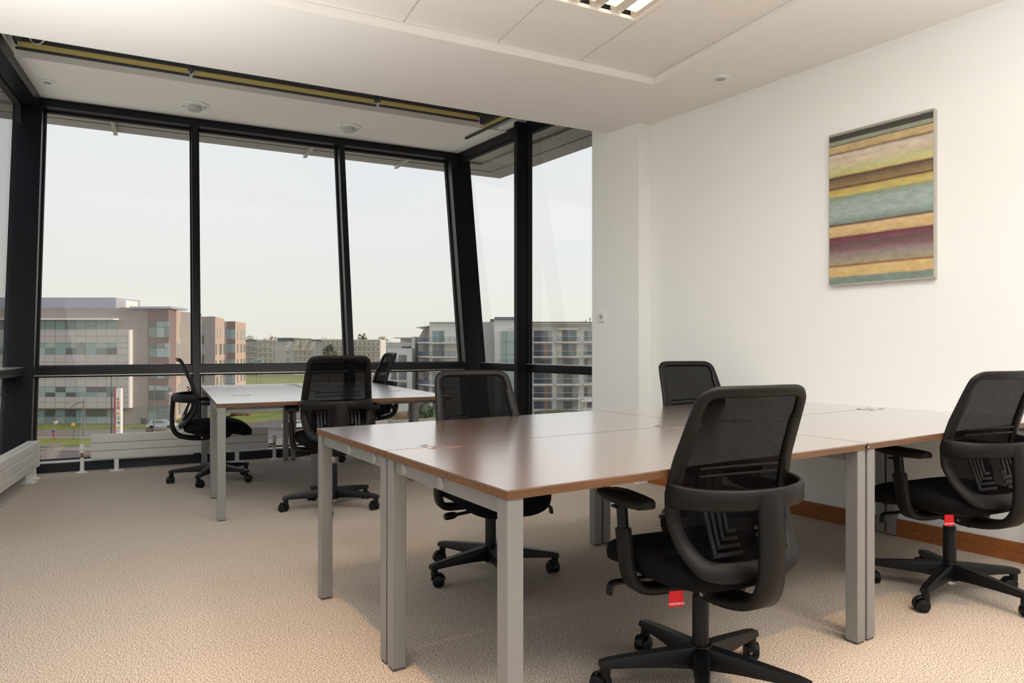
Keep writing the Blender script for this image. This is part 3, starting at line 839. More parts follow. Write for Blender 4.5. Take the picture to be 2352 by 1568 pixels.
# joint plate where two near desks meet
p = nd(1.597, -0.003)
t = thing('joint_plate', 'tiny dark joint plate with a screw where two desk edges meet', 'bracket', (p.x, p.y, DH - 0.0145), near_a)
m = MB(); m.box((0, -0.0005, 0), (0.014, 0.003, 0.014)); m.build('plate', M['slot'], t)
m = MB(); m.cyl((0, -0.002, 0), (0, -0.004, 0), 0.004, 8); m.build('screw', M['chrome'], t)

# ------------------------------------------------------------------ chairs (local: +y is the way the sitter looks)
PROF = [(0.40, -0.262), (0.43, -0.256), (0.47, -0.236), (0.53, -0.195), (0.60, -0.165), (0.68, -0.160), (0.78, -0.185), (0.88, -0.225), (0.96, -0.258), (1.02, -0.285)]


def prof(z, x=0.0):
    for (z0, y0), (z1, y1) in zip(PROF, PROF[1:]):
        if z <= z1: break
    k = (z - z0) / (z1 - z0)
    return y0 + (y1 - y0) * k + 0.55 * x * x


OUT = [(0.0, 1.0), (0.10, 1.0), (0.165, 0.996), (0.200, 0.972), (0.212, 0.93), (0.222, 0.84), (0.232, 0.74), (0.238, 0.66), (0.236, 0.58), (0.222, 0.51), (0.188, 0.452), (0.13, 0.430), (0.06, 0.425), (0.0, 0.424)]


def make_chair():
    t = thing('office_chair', 'black mesh office chair', 'chair', (0, 0, 0), 0, 'black mesh task chairs')
    up = []                                                   # parts that go up and down with the gas lift
    # star base
    hub = MB(); hub.lathe([(0.030, 0.062), (0.040, 0.07), (0.042, 0.13), (0.034, 0.145), (0.030, 0.145)], 20)
    hub.build('hub', M['nylon'], t, True)
    for k in range(5):
        a = k * 2 * PI / 5 + PI / 10
        R = Matrix.Rotation(a, 3, 'Z')
        m = MB()
        st = [(0.030, 0.075, 0.142, 0.026), (0.12, 0.082, 0.132, 0.024), (0.22, 0.084, 0.120, 0.021), (0.30, 0.083, 0.110, 0.019), (0.335, 0.083, 0.102, 0.017)]
        m.rings([[R @ Vector(q) for q in ((r, -hw, z0), (r, hw, z0), (r, hw, z1 - 0.012), (r, hw * 0.72, z1), (r, -hw * 0.72, z1), (r, -hw, z1 - 0.012))] for r, z0, z1, hw in st])
        m.build('base_arm', M['nylon'], t, True, 50)
        tip = R @ Vector((0.315, 0, 0)); ca = a + (0.6, 2.1, -0.8, 1.3, 2.7)[k]
        D = Vector((math.cos(ca), math.sin(ca), 0)); Q = Vector((-D.y, D.x, 0)); c = tip + D * 0.018
        m = MB(); m.cyl(tip + Vector((0, 0, 0.05)), tip + Vector((0, 0, 0.092)), 0.0165, 12)
        hood = [c + D * 0.031 * math.cos(x) + Vector((0, 0, 0.031 + 0.031 * math.sin(x))) for x in [i * PI / 8 for i in range(9)]]
        m.ribbon(hood, Q, 0.022, 0.006)
        cs = m.build('caster', M['nylon'], t, True)
        for s_ in (-1, 1):
            m = MB(); cc = c + Q * s_ * 0.017
            pr = [(0.001, -0.011), (0.022, -0.011), (0.0275, -0.007), (0.0275, 0.007), (0.020, 0.0105), (0.001, 0.012)]
            m.rings([[cc + Q * s_ * h + (D * math.cos(x) + Vector((0, 0, 1)) * math.sin(x)) * r + Vector((0, 0, 0.0277)) for x in [i * 2 * PI / 18 for i in range(18)]] for r, h in pr])
            m.build('wheel', M['nylon'], cs, True)
    m = MB(); m.lathe([(0.0265, 0.13), (0.0265, 0.300), (0.024, 0.305), (0.0155, 0.305)], 20); m.build('column', M['nylon'], t, True)
    m = MB(); m.lathe([(0.022, 0.048), (0.022, 0.07)], 16); m.build('column_plug', M['chrome'], t, True)
    m = MB(); m.lathe([(0.0135, 0.262), (0.0135, 0.33)], 16); up.append(m.build('gas_rod', M['chrome'], t, True))
    # mechanism and seat
    m = MB(); m.hexa([(-0.055, -0.13, 0.318), (0.055, -0.13, 0.318), (0.05, 0.12, 0.33), (-0.05, 0.12, 0.33), (-0.085, -0.14, 0.385), (0.085, -0.14, 0.385), (0.08, 0.16, 0.385), (-0.08, 0.16, 0.385)])
    m.bevel(0.008); mech = m.build('mechanism', M['plastic'], t, True); up.append(mech)
    m = MB(); m.cyl((-0.062, -0.09, 0.345), (-0.072, -0.09, 0.345), 0.007, 10); m.cyl((0.062, -0.09, 0.345), (0.072, -0.09, 0.345), 0.007, 10); m.build('bolt', M['chrome'], mech, True)

    def superell(cx, cy, cz, rx, ry, rz_, e1, e2, nu=40, nv=16, fn=None):
        m = MB(); sg = lambda w, e: math.copysign(abs(w) ** e, w)
        rr = []
        for i in range(nv + 1):
            ph = -PI / 2 + PI * i / nv
            c = max(abs(math.cos(ph)), 1e-4) ** e1; sz = sg(math.sin(ph), e1)
            ring = []
            for j in range(nu):
                th = 2 * PI * j / nu
                x, y, z = cx + rx * c * sg(math.cos(th), e2), cy + ry * c * sg(math.sin(th), e2), cz + rz_ * sz
                ring.append(fn(x, y, z) if fn else (x, y, z))
            rr.append(ring)
        m.rings(rr); return m

    def seat_bend(x, y, z):
        d = max(0, y - 0.10); z -= 1.5 * d * d
        z += 0.18 * x * x - 0.06 * max(0, -y - 0.05) * 0
        w = 1.0 - 0.10 * max(0, (y + 0.25) / 0.5 - 0.6) - 0.20 * max(0, (-y - 0.02) / 0.25) ** 2 * 0.5
        return (x * w, y, z)
    up.append(superell(0, 0.035, 0.428, 0.250, 0.262, 0.052, 0.55, 0.55, fn=seat_bend).build('seat', M['fabric'], t, True, 80))
    up.append(superell(0, 0.045, 0.393, 0.205, 0.215, 0.028, 0.5, 0.6, fn=seat_bend).build('seat_pan', M['plastic'], t, True, 80))
    # red tag at the rear of the seat
    m = MB(); m.hexa([(-0.191, -0.148, 0.338), (-0.145, -0.158, 0.338), (-0.145, -0.156, 0.338), (-0.191, -0.146, 0.338), (-0.189, -0.148, 0.384), (-0.147, -0.156, 0.384), (-0.147, -0.154, 0.384), (-0.189, -0.146, 0.384)])
    tg = m.build('tag', M['red'], t); up.append(tg); tg['label'] = 'red fabric tag with white lettering'
    cu = bpy.data.curves.new('lettering', 'FONT'); cu.body = 'HAWORTH'; cu.size = 0.0095; cu.align_x = 'CENTER'
    tmp = bpy.data.objects.new('lettering', cu); COL.objects.link(tmp)
    dg = bpy.context.evaluated_depsgraph_get(); me = bpy.data.meshes.new_from_object(tmp.evaluated_get(dg)); me.materials.append(M['white2'])
    bpy.data.objects.remove(tmp)
    lo = link('lettering', me, tg); lo.location = (0, 0, 0); lo.location = (-0.168, -0.1542, 0.344); tg.location = (-0.045, 0, 0.012); lo.rotation_euler = (PI / 2, 0, math.atan2(-0.010, 0.042))
    # back
    half = catmull([(x, 0, z) for x, z in OUT], 4)
    loop = [Vector((p.x, 0, p.z)) for p in half] + [Vector((-p.x, 0, p.z)) for p in half[-2:0:-1]]
    cen = Vector((0, 0, 0.7))
    path, sides, wid = [], [], []
    n = len(loop)
    for i, p in enumerate(loop):
        tan = (loop[(i + 1) % n] - loop[i - 1]).normalized()
        inn = Vector((tan.z, 0, -tan.x))                       # in-plane, perpendicular to the rim
        if inn.dot(cen - p) < 0: inn = -inn
        wv = 0.036 if p.z > 0.9 else (0.046 if p.z > 0.56 else 0.046 + 0.016 * min(1, (0.56 - p.z) / 0.12))
        q = p + inn * wv * 0.5
        path.append(Vector((q.x, prof(q.z, q.x), q.z)))
        e2 = p + inn * wv
        sides.append((Vector((e2.x, prof(e2.z, e2.x), e2.z)) - Vector((p.x, prof(p.z, p.x), p.z))).normalized()); wid.append(wv)
    m = MB(); m.ribbon(path, sides, wid, 0.022, True, 0.35); up.append(m.build('back_frame', M['plastic'], t, True, 50))

    def halfw(z):
        best = 0.0
        for a, c in zip(half, half[1:]):
            if min(a.z, c.z) <= z <= max(a.z, c.z) and abs(a.z - c.z) > 1e-6:
                k = (z - a.z) / (c.z - a.z); best = max(best, a.x + (c.x - a.x) * k)
        return best
    m = MB(); rows = []
    for i in range(31):
        z = 0.45 + i * (0.985 - 0.45) / 30
        w = max(halfw(z) - 0.012, 0.02)
        rows.append([m.bm.verts.new((w * s_, prof(z, w * s_) + 0.010, z)) for s_ in [k / 8 - 1 for k in range(17)]])
    for a, c in zip(rows, rows[1:]):
        for j in range(16): m.bm.faces.new([a[j], a[j + 1], c[j + 1], c[j]])
    up.append(m.build('back_mesh', M['mesh'], t, True, 80))
    # band round the small of the back and the spine that carries it
    bp = catmull([(x, y, 0.676) for x, y in ((-0.228, prof(0.69, 0.22) - 0.004), (-0.222, -0.185), (-0.185, -0.242), (-0.10, -0.287), (0, -0.300), (0.10, -0.287), (0.185, -0.242), (0.222, -0.185), (0.228, prof(0.69, 0.22) - 0.004))], 5)
    hw = [0.074 - 0.014 * math.sin(PI * i / (len(bp) - 1)) for i in range(len(bp))]
    m = MB(); m.ribbon(bp, Vector((0, 0, 1)), hw, 0.018, False, 0.35); up.append(m.build('back_band', M['plastic'], t, True, 50))
    sp = catmull([(0, -0.297, 0.69), (0, -0.305, 0.62), (0, -0.310, 0.50), (0, -0.300, 0.42), (0, -0.262, 0.368), (0, -0.18, 0.343), (0, -0.08, 0.336)], 5)
    ww = [0.085 + 0.035 * (i / (len(sp) - 1)) ** 2 for i in range(len(sp))]
    m = MB(); m.ribbon(sp, Vector((1, 0, 0)), ww, 0.034, False, 0.3); up.append(m.build('spine', M['plastic'], t, True, 50))
    # lumbar pad: nested L ribs behind the mesh, with two slim rails above
    for s_ in (-1, 1):
        for k in range(4):
            m = MB(); x0 = 0.135 - 0.023 * k; z0 = 0.505 + 0.019 * k
            m.hexa([(s_ * (x0 - 0.006), prof(z0) - 0.022, z0), (s_ * (x0 + 0.006), prof(z0) - 0.022, z0), (s_ * (x0 + 0.006), prof(z0) - 0.014, z0), (s_ * (x0 - 0.006), prof(z0) - 0.014, z0),
                    (s_ * (x0 - 0.006), prof(0.63) - 0.022, 0.63), (s_ * (x0 + 0.006), prof(0.63) - 0.022, 0.63), (s_ * (x0 + 0.006), prof(0.63) - 0.014, 0.63), (s_ * (x0 - 0.006), prof(0.63) - 0.014, 0.63)])
            m.box((s_ * (x0 + 0.035) / 2, prof(z0) - 0.018, z0 + 0.005), (x0 - 0.035, 0.008, 0.010))
            up.append(m.build('lumbar_rib', M['lumbar'], t))
    for z in (0.728, 0.752):
        m = MB(); m.ribbon([(-0.15, prof(z, 0.15) - 0.016, z), (-0.02, prof(z) - 0.02, z + 0.004), (0.02, prof(z) - 0.02, z + 0.004), (0.15, prof(z, 0.15) - 0.016, z)], Vector((0, 0, 1)), 0.007, 0.006)
        up.append(m.build('lumbar_rail', M['plastic'], t))
    # arms
    for s_ in (-1, 1):
        m = MB()
        m.ribbon(catmull([(s_ * 0.05, -0.01, 0.358), (s_ * 0.18, -0.01, 0.356), (s_ * 0.245, 0.0, 0.366), (s_ * 0.270, 0.008, 0.40), (s_ * 0.276, 0.016, 0.46), (s_ * 0.278, 0.030, 0.545)], 4), Vector((0, 1, 0)), 0.062, 0.030, False, 0.25)
        arm = m.build('arm', M['plastic'], t, True, 50); up.append(arm)
        m = MB(); m.ribbon([(s_ * 0.278, 0.028, 0.53), (s_ * 0.278, 0.038, 0.625)], Vector((0, 1, 0)), 0.044, 0.022, False, 0.3); m.build('arm_post', M['nylon'], arm, True)
        m = MB()
        st = [(-0.105, 0.020, 0.627, 0.650), (-0.085, 0.034, 0.622, 0.653), (-0.02, 0.043, 0.618, 0.655), (0.07, 0.046, 0.620, 0.656), (0.13, 0.041, 0.628, 0.652), (0.158, 0.024, 0.634, 0.646)]
        m.rings([[(s_ * 0.272 + a * hw_, y, z0 + (z1 - z0) * c) for a, c in ((-0.8, 0.1), (0.8, 0.1), (1, 0.4), (1, 0.7), (0.8, 1), (-0.8, 1), (-1, 0.7), (-1, 0.4))] for y, hw_, z0, z1 in st])
        m.build('arm_pad', M['plastic'], arm, True, 50)
        m = MB(); m.box((s_ * 0.278, 0.062, 0.606), (0.03, 0.03, 0.007)); m.build('arm_button', M['nylon'], arm)
    # levers
    m = MB(); m.ribbon(catmull([(-0.08, 0.10, 0.352), (-0.20, 0.11, 0.345), (-0.262, 0.12, 0.340), (-0.272, 0.12, 0.305)], 4), Vector((0, 1, 0)), [0.02] * 5 + [0.03] * 8, 0.012); up.append(m.build('paddle', M['nylon'], t, True))
    m = MB(); m.tube([(0.06, 0.02, 0.335), (0.19, 0.03, 0.325)], 0.008, 10); m.tube([(0.19, 0.03, 0.325), (0.205, 0.031, 0.324), (0.235, 0.034, 0.322), (0.25, 0.036, 0.321)], [0.011, 0.017, 0.018, 0.014], 12); up.append(m.build('crank', M['nylon'], t, True))
    for o in up: o['lift'] = 1.0
    return t


proto = make_chair()
CH = [  # x, y, heading left of straight ahead (deg), extra height, star turn, label
    (0.614, 2.25, 24, 0.000, -1, 'large black mesh office chair in the foreground, back turned, red tag under its seat'),
    (1.973, 3.116, 22, 0.012, 38, 'black mesh office chair cut by the right edge of the photo, near the skirting board'),
    (-0.105, 3.39, 205, -0.01, 65, 'black mesh office chair behind the near desks, facing the camera before the corner post'),
    (1.21, 4.25, 200, 0.02, 51, 'black mesh office chair in front of the white pier, peeping over the desks'),
    (-2.49, 5.76, -63.5, 0.025, 30.5, 'black mesh office chair seen side-on at the left end of the window desks'),
    (-1.235, 4.78, 24, 0.055, 17, 'black mesh office chair seen from behind, pulled up to the desk by the windows'),
    (W(1.78, 6.85).x, W(1.78, 6.85).y, 116.5, 0.055, 25, 'black mesh office chair half hidden by another, its back edge-on to the windows'),
]
for i, (x, y, hd, dz, st, lab) in enumerate(CH):
    o = proto if i == 0 else copy_tree(proto)
    o.location = (x, y, 0); o.rotation_euler = (0, 0, math.radians(hd)); o['label'] = lab
    for c in o.children:
        if c.get('lift'): c.location.z += dz
        elif c.name.startswith(('base_arm', 'caster')):
            c.rotation_euler = (0, 0, math.radians(st))
    if i == 5:
        for c in o.children:
            if c.name.startswith(('crank', 'paddle')): c.scale.x = -1
    if i > 1:                                   # only the two front chairs show a tag
        for c in list(o.children):
            if c.name.startswith('tag'):
                for g in list(c.children): bpy.data.objects.remove(g)
                bpy.data.objects.remove(c)
for o in bpy.data.objects:
    if 'lift' in o: del o['lift']

# ------------------------------------------------------------------ outdoors
GZ = -12.0


def gp(px, py):
    d = (EYE - GZ) * F / (py - 797.0); return Vector(((px - 1176) / F * d, d, GZ))


def PX(px, d): return (px - 1176) / F * d
def PZ(py, d): return EYE - (py - 797.0) / F * d


b = MB(); b.prism([(-700, 20), (700, 20), (700, 900), (-700, 900)], GZ - 0.5, GZ); struct(b.build('ground', M['o_ground']))


def patch(name, pts, m, h, lab, cat):
    b = MB(); b.prism([gp(*p).xy for p in pts], GZ - 0.05, GZ + h); o = b.build(name, m); o['kind'] = 'structure'; return o


patch('road', [(-700, 1095), (1500, 1095), (1500, 1033), (-700, 1033)], M['o_road'], 0.02, '', '')
patch('road', [(300, 1030), (700, 1003), (740, 965), (900, 905), (880, 900), (680, 960), (300, 1000)], M['o_road'], 0.03, '', '')
for pts in (((-700, 993), (330, 985), (420, 978), (560, 952), (560, 945), (330, 972), (-700, 974)), ((-700, 1028), (240, 1024), (330, 1014), (330, 1006), (-700, 1012)),
            ((470, 985), (640, 962), (700, 940), (560, 948), (440, 975)), ((540, 888), (700, 884), (712, 858), (540, 856)), ((940, 960), (1360, 946), (1500, 930), (940, 940)), ((700, 1000), (1000, 1000), (1000, 985), (720, 985))):
    patch('lawn', pts, M['o_grass'], 0.06, '', '')
for pts in (((-700, 1011.5), (330, 1005), (330, 1003.5), (-700, 1009.5)), ((-700, 1034.5), (1500, 1034.5), (1500, 1032.5), (-700, 1032.5))):
    patch('kerb', pts, M['o_kerb'], 0.12, '', '')


def bpx(parent, name, m, x0, x1, y0, y1, d, th, proud=0.0):
    """a box facing the street: its front face stands at distance d - proud"""
    X0, X1, Z0, Z1 = PX(x0, d), PX(x1, d), PZ(y1, d), PZ(y0, d)
    return piece(parent, name, m, ((X0 + X1) / 2, d - proud + th / 2, (Z0 + Z1) / 2), (abs(X1 - X0), th, abs(Z1 - Z0)))


def side_piece(parent, name, m, p0, p1, s0, s1, z0, z1, th=0.1, proud=0.05):
    """a piece on a wall running from p0 to p1 (plan), fractions s0..s1"""
    a = p0 + (p1 - p0) * s0; c = p0 + (p1 - p0) * s1; dv = (c - a); nn = Vector((dv.y, -dv.x)).normalized()
    q = (a + c) / 2 + nn * (proud - th / 2)
    return piece(parent, name, m, (q.x, q.y, (z0 + z1) / 2), (dv.length, th, z1 - z0), math.atan2(dv.y, dv.x))


def body(parent, name, m, poly, z0, z1):
    b = MB(); b.prism(poly, z0, z1); return b.build(name, m, parent)


GL = [M['o_gl1'], M['o_gl2'], M['o_gl3'], M['o_gl4']]
# --- office building with the white wing
D = 117.0
A = thing('office_building', 'grey office block with a projecting white panelled wing and long window bands', 'building', (PX(150, D), D + 8, GZ))
A.location = (0, 0, 0)
c0 = Vector((PX(389, D), D)); c1 = Vector((-63.6, 135.0))
body(A, 'wall', M['o_grey'], [(PX(-250, D), D), (PX(341, D), D), (PX(341, D), D + 20), (PX(-250, D), D + 20)], GZ, PZ(707, D))
body(A, 'brick_bay', M['o_brown'], [(PX(341, D), D - 0.2), (PX(388.5, D), D - 0.2), (PX(388.5, D), D + 0.0), (PX(385, D), D + 3), (PX(341, D), D + 3)], GZ, PZ(710, D))
body(A, 'side_wall', M['o_peach'], [(c0.x, c0.y), (c1.x, c1.y), (c1.x - 6, c1.y), (c0.x - 3, c0.y + 0.02)], GZ, PZ(708, D))
bpx(A, 'plant_room', M['o_lav'], -200, 266, 683, 710, 122.0, 8, 0)
bpx(A, 'roof_edge', M['o_white'], 266, 289, 689, 706, 123.0, 4, 0)
bpx(A, 'roof_edge', M['o_lav'], 300, 395, 704, 709, D, 6, 0.4)
bpx(A, 'awning', M['o_white'], -200, 273, 731.5, 735, D, 1.6, 1.6)
xs = [-60 + 23.6 * k for k in range(20)]
xb = [80 + 23.6 * k for k in range(-4, 9)]
for k in range(len(xb) - 1):
    bpx(A, 'pane', random.choice(GL[:2] if k > 5 else GL[:3]), xb[k] + 0.6, xb[k + 1] - 0.6, 735.5, 757, D, 0.2, 0.06)
    if k % 2: bpx(A, 'window_frame', M['o_gl3'], xb[k] + 2, xb[k + 1] - 2, 749, 750, D, 0.1, 0.1)
body(A, 'white_wing', M['o_panel'], [(PX(-250, D), D - 0.9), (PX(297, D), D - 0.9), (PX(297, D), D), (PX(-250, D), D)], PZ(937, D), PZ(757, D))
bpx(A, 'wing_edge', M['o_white'], 295.5, 298.2, 757, 937, D - 0.9, 1.0, 0.03)
cols = [x for x in xb] + [296]
rows = [(757.5, 771.5), (772, 787), (814.5, 831), (831.5, 849), (849.5, 870), (870.5, 888), (911.5, 923.5), (924, 937)]
for r0, r1 in rows:
    for k in range(len(cols) - 1):
        bpx(A, 'cladding_panel', M['o_panel'], cols[k] + 0.35, cols[k + 1] - 0.35, r0 + 0.3, r1 - 0.3, D - 0.9, 0.12, 0.08)
for (y0, ym, y1) in ((787.5, 798.5, 814), (888.5, 901, 911)):
    for r0, r1 in ((y0, ym - 0.4), (ym + 0.4, y1)):
        bpx(A, 'cladding_panel', M['o_panel'], 270, 295.5, r0, r1, D - 0.9, 0.12, 0.08)
        for k in range(len(xb) - 1):
            bpx(A, 'pane', random.choice(GL), xb[k] + 0.5, xb[k + 1] - 0.5, r0, r1, D - 0.9, 0.2, 0.03)
for k in range(len(xb) - 1):
    bpx(A, 'pane', random.choice((M['o_gl1'], M['o_gl4'], M['o_gl1'], M['o_gl3'])), xb[k] + 0.6, xb[k + 1] - 0.6, 941, 956, D, 0.2, 0.08)
    bpx(A, 'pane', random.choice((M['o_gl1'], M['o_gl4'])), xb[k] + 0.6, xb[k + 1] - 0.6, 957, 972, D, 0.2, 0.08)
bpx(A, 'vent_door', M['o_gl3'], 324, 336, 960, 973, D, 0.2, 0.1)
for y0, y1 in ((738, 774.5), (788, 820), (835, 869), (885, 917), (931, 972)):
    for x0, x1 in ((342, 359), (360, 378), (378.6, 388.5)):
        ym = y0 + (y1 - y0) * 0.36
        bpx(A, 'pane', random.choice(GL), x0, x1, y0, ym - 0.4, D - 0.2, 0.2, 0.06)
        bpx(A, 'pane', random.choice(GL), x0, x1, ym + 0.4, y1, D - 0.2, 0.2, 0.06)
for y0, y1, ss in ((739, 774, ((0.02, 0.16), (0.22, 0.30), (0.58, 0.64), (0.9, 0.98))), (788, 819, ((0.02, 0.2), (0.42, 0.68), (0.9, 0.99))), (838, 868, ((0.02, 0.2), (0.42, 0.68), (0.9, 0.99))), (888, 916, ((0.10, 0.25), (0.5, 0.58), (0.80, 0.96))), (932, 965, ((0.12, 0.3), (0.5, 0.6), (0.8, 0.95)))):
    for s0, s1 in ss: side_piece(A, 'window', random.choice((M['o_gl2'], M['o_winc'], M['o_gl4'])), c0, c1, s0, s1, PZ(y1, D), PZ(y0, D), 0.2, 0.08)

# --- second and third blocks of the same kind behind
D2 = 160.0
B2 = thing('office_building', 'grey and peach office block behind the first window upright', 'building')
c0 = Vector((PX(494, D2), D2)); c1 = Vector((-72.8, 175.0))
body(B2, 'wall', M['o_grey'], [(PX(425, D2), D2), (c0.x, D2), (c0.x - 6, D2 + 14), (PX(425, D2) - 6, D2 + 14)], GZ, PZ(727, D2))
body(B2, 'side_wall', M['o_peach'], [(c0.x + 0.02, c0.y), (c1.x, c1.y), (c1.x - 4, c1.y), (c0.x - 2, c0.y + 0.02)], GZ, PZ(727, D2) + 0.05)
for x0, x1 in ((430, 441), (458, 469)):
    for k in range(6): bpx(B2, 'pane', (M['o_gl1'], M['o_gl3'])[k % 2], x0, x1, 748 + k * 22, 748 + k * 22 + 20.5, D2, 0.2, 0.06)
for y0, y1, ss in ((750, 775, ((0.2, 0.28), (0.52, 0.60))), (789, 815, ((0.05, 0.14), (0.42, 0.68), (0.86, 0.98))), (828, 850, ((0.05, 0.14), (0.42, 0.68), (0.86, 0.98))), (866, 890, ((0.1, 0.3), (0.5, 0.65), (0.8, 0.95)))):
    for s0, s1 in ss: side_piece(B2, 'window', M['o_gl2'], c0, c1, s0, s1, PZ(y1, D2), PZ(y0, D2), 0.2, 0.08)
D3 = 190.0
B3 = thing('office_building', 'brown and peach office block end beside the distant apartments', 'building')
c0 = Vector((PX(540, D3), D3)); c1 = Vector((-79.4, 206.0))
body(B3, 'wall', M['o_brown'], [(PX(515, D3), D3), (c0.x, D3), (c0.x - 6, D3 + 14), (PX(515, D3) - 6, D3 + 14)], GZ, PZ(738, D3))
body(B3, 'side_wall', M['o_peach'], [(c0.x + 0.02, c0.y), (c1.x, c1.y), (c1.x - 3, c1.y), (c0.x - 2, c0.y + 0.02)], GZ, PZ(738, D3) + 0.05)
body(B3, 'flank', M['o_grey'], [(PX(514.5, D3), D3 - 0.1), (PX(521, D3), D3 - 0.1), (PX(521, D3), D3 + 2), (PX(514.5, D3), D3 + 2)], GZ, PZ(738.5, D3))
for y0, y1 in ((756, 779), (790, 810), (825, 845), (860, 880)):
    bpx(B3, 'pane', M['o_gl1'], 521.5, 531, y0, y1, D3, 0.2, 0.06); bpx(B3, 'pane', M['o_gl4'], 531.5, 540, y0, y1, D3, 0.2, 0.06)
    for s0, s1 in ((0.18, 0.26), (0.5, 0.62), (0.8, 0.92)): side_piece(B3, 'window', M['o_gl2'], c0, c1, s0, s1, PZ(y1, D3), PZ(y0, D3), 0.2, 0.08)

# --- distant apartment row
DD = 320.0


def flats(lab, x0, x1, ytop, m, roof, d, floors, cols, style, base=858, side=None):
    t = thing('apartment_block', lab, 'building')
    X0, X1 = PX(x0, d), PX(x1, d)
    body(t, 'wall', m, [(X0, d), (X1, d), (X1, d + 14), (X0, d + 14)], GZ, PZ(ytop, d))
    if roof: bpx(t, 'roof', roof[1], x0 + 0.05, x1 - 0.05, ytop - roof[0], ytop, d, 16, 1.2)
    w = (x1 - x0) / cols
    for k in range(floors):
        y0 = ytop + 4 + k * 13.2
        if y0 + 8 > base: break
        for c in range(cols):
            a = x0 + w * (c + 0.18); e = x0 + w * (c + 0.82)
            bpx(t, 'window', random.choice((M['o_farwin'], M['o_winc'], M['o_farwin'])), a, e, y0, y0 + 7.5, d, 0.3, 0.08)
        if style == 'balcony':
            bpx(t, 'balcony_slab', M['o_apt2'], x0 + w * 0.1, x1 - w * 0.1, y0 + 8.4, y0 + 9.2, d, 2.0, 1.9)
            bpx(t, 'balcony_rail', M['o_railg'], x0 + w * 0.1, x1 - w * 0.1, y0 + 4.8, y0 + 8.4, d, 0.1, 1.85)
    return t


flats('distant grey-green apartment block with dark balconies behind the teal road sign', 556, 590, 782, M['o_apt3'], (2, M['o_roof']), DD, 5, 3, 'balcony')
flats('distant cream apartment block with a brown corner next to the white gable', 591, 628, 784, M['o_apt2'], (1.5, M['o_apt3']), DD, 5, 3, 'balcony')
t = flats('distant pale gable wall with a slate roof and a column of slit windows', 629, 674, 783, M['o_apt3'], None, DD, 0, 1, 'plain')
for y0 in (789, 798, 808, 823, 829): bpx(t, 'window', M['o_win'], 658, 664.5, y0, y0 + 2.2, DD, 0.2, 0.08)
body(t, 'roof', M['o_roof'], [(PX(638, DD), DD - 0.5), (PX(674, DD), DD - 0.5), (PX(674, DD), DD + 12), (PX(638, DD), DD + 12)], PZ(783, DD), PZ(775.5, DD))
flats('distant sunlit apartment block with stacked cream balconies', 674.5, 716, 778, M['o_apt2'], (1, M['o_apt3']), DD, 5, 4, 'balcony')
t = flats('distant plain grey gable next to the sunlit balconies', 717, 738, 782, M['o_apt3'], (2.5, M['o_roof']), DD, 0, 1, 'plain')
for y0 in (788, 798, 809): bpx(t, 'window', M['o_win'], 728, 731, y0, y0 + 2, DD, 0.2, 0.08)
flats('distant long flat-roofed apartment row behind the middle window upright', 738.5, 810, 781, M['o_apt2'], (2.5, M['o_apt']), DD, 5, 7, 'balcony')
flats('distant flat-roofed apartment row with a wide overhanging roof, right of the middle upright', 811, 874, 781, M['o_apt2'], (1.5, M['o_apt']), DD, 5, 6, 'balcony')

# --- white apartments on the right
DR = 135.0
t = thing('apartment_block', 'low pale apartment block with tall windows just left of the curved balconies', 'building')
body(t, 'wall', M['o_apt'], [(PX(890, DR), DR), (PX(946, DR), DR), (PX(946, DR), DR + 14), (PX(890, DR), DR + 14)], GZ, PZ(800, DR))
body(t, 'upper_floor', M['o_apt3'], [(PX(876, DR), DR + 5), (PX(945, DR), DR + 5), (PX(945, DR), DR + 16), (PX(876, DR), DR + 16)], PZ(835, DR), PZ(786, DR + 5))
bpx(t, 'roof', M['o_apt'], 906, 947, 774.5, 776.5, DR + 6, 10, 1)
bpx(t, 'clerestory', M['o_apt2'], 921, 946, 776.5, 788, DR + 7, 8, 0.5)
bpx(t, 'chimney', M['o_apt'], 946, 953.5, 773, 900, DR + 4, 6, 0.3)
bpx(t, 'terrace_rail', M['o_roof'], 923, 945, 795, 801, DR + 1, 0.4, 0.2)
for x0, x1, y0, y1 in ((898, 911, 810, 832), (916, 934, 815, 832), (898, 911, 853, 872), (916, 934, 854, 872), (916, 934, 879, 892)):
    xm = (x0 + x1) / 2
    bpx(t, 'window', M['o_win'], x0, xm - 0.3, y0, y1, DR, 0.3, 0.1); bpx(t, 'window', M['o_gl3'], xm + 0.3, x1, y0, y1, DR, 0.3, 0.1)
    bpx(t, 'balcony_slab', M['o_white'], x0 - 3, x1 + 3, y1 + 1, y1 + 2.2, DR, 1.6, 1.6); bpx(t, 'balcony_rail', M['o_railg'], x0 - 3, x1 + 3, y1 - 8, y1 + 1, DR, 0.1, 1.6)

t = thing('apartment_block', 'white apartment block with curved blue-grey balconies beside the leaning corner post', 'building')
body(t, 'wall', M['o_apt'], [(PX(986, DR), DR), (PX(1078, DR), DR), (PX(1078, DR), DR + 16), (PX(986, DR), DR + 16)], GZ, PZ(740, DR))
body(t, 'recessed_wall', M['o_apt3'], [(PX(957, DR), DR + 2.5), (PX(987, DR), DR + 2.5), (PX(987, DR), DR + 16), (PX(957, DR), DR + 16)], GZ, PZ(776, DR + 2.5))
m = MB(); q = [(PX(957, DR), PZ(776, DR)), (PX(986, DR), PZ(776, DR)), (PX(986, DR), PZ(750, DR)), (PX(969, DR), PZ(755, DR))]
m.hexa([(q[0][0], DR + 2.4, q[0][1]), (q[1][0], DR + 2.4, q[1][1]), (q[1][0], DR + 14, q[1][1]), (q[0][0], DR + 14, q[0][1]), (q[3][0], DR + 2.4, q[3][1]), (q[2][0], DR + 2.4, q[2][1]), (q[2][0], DR + 14, q[2][1]), (q[3][0], DR + 14, q[3][1])])
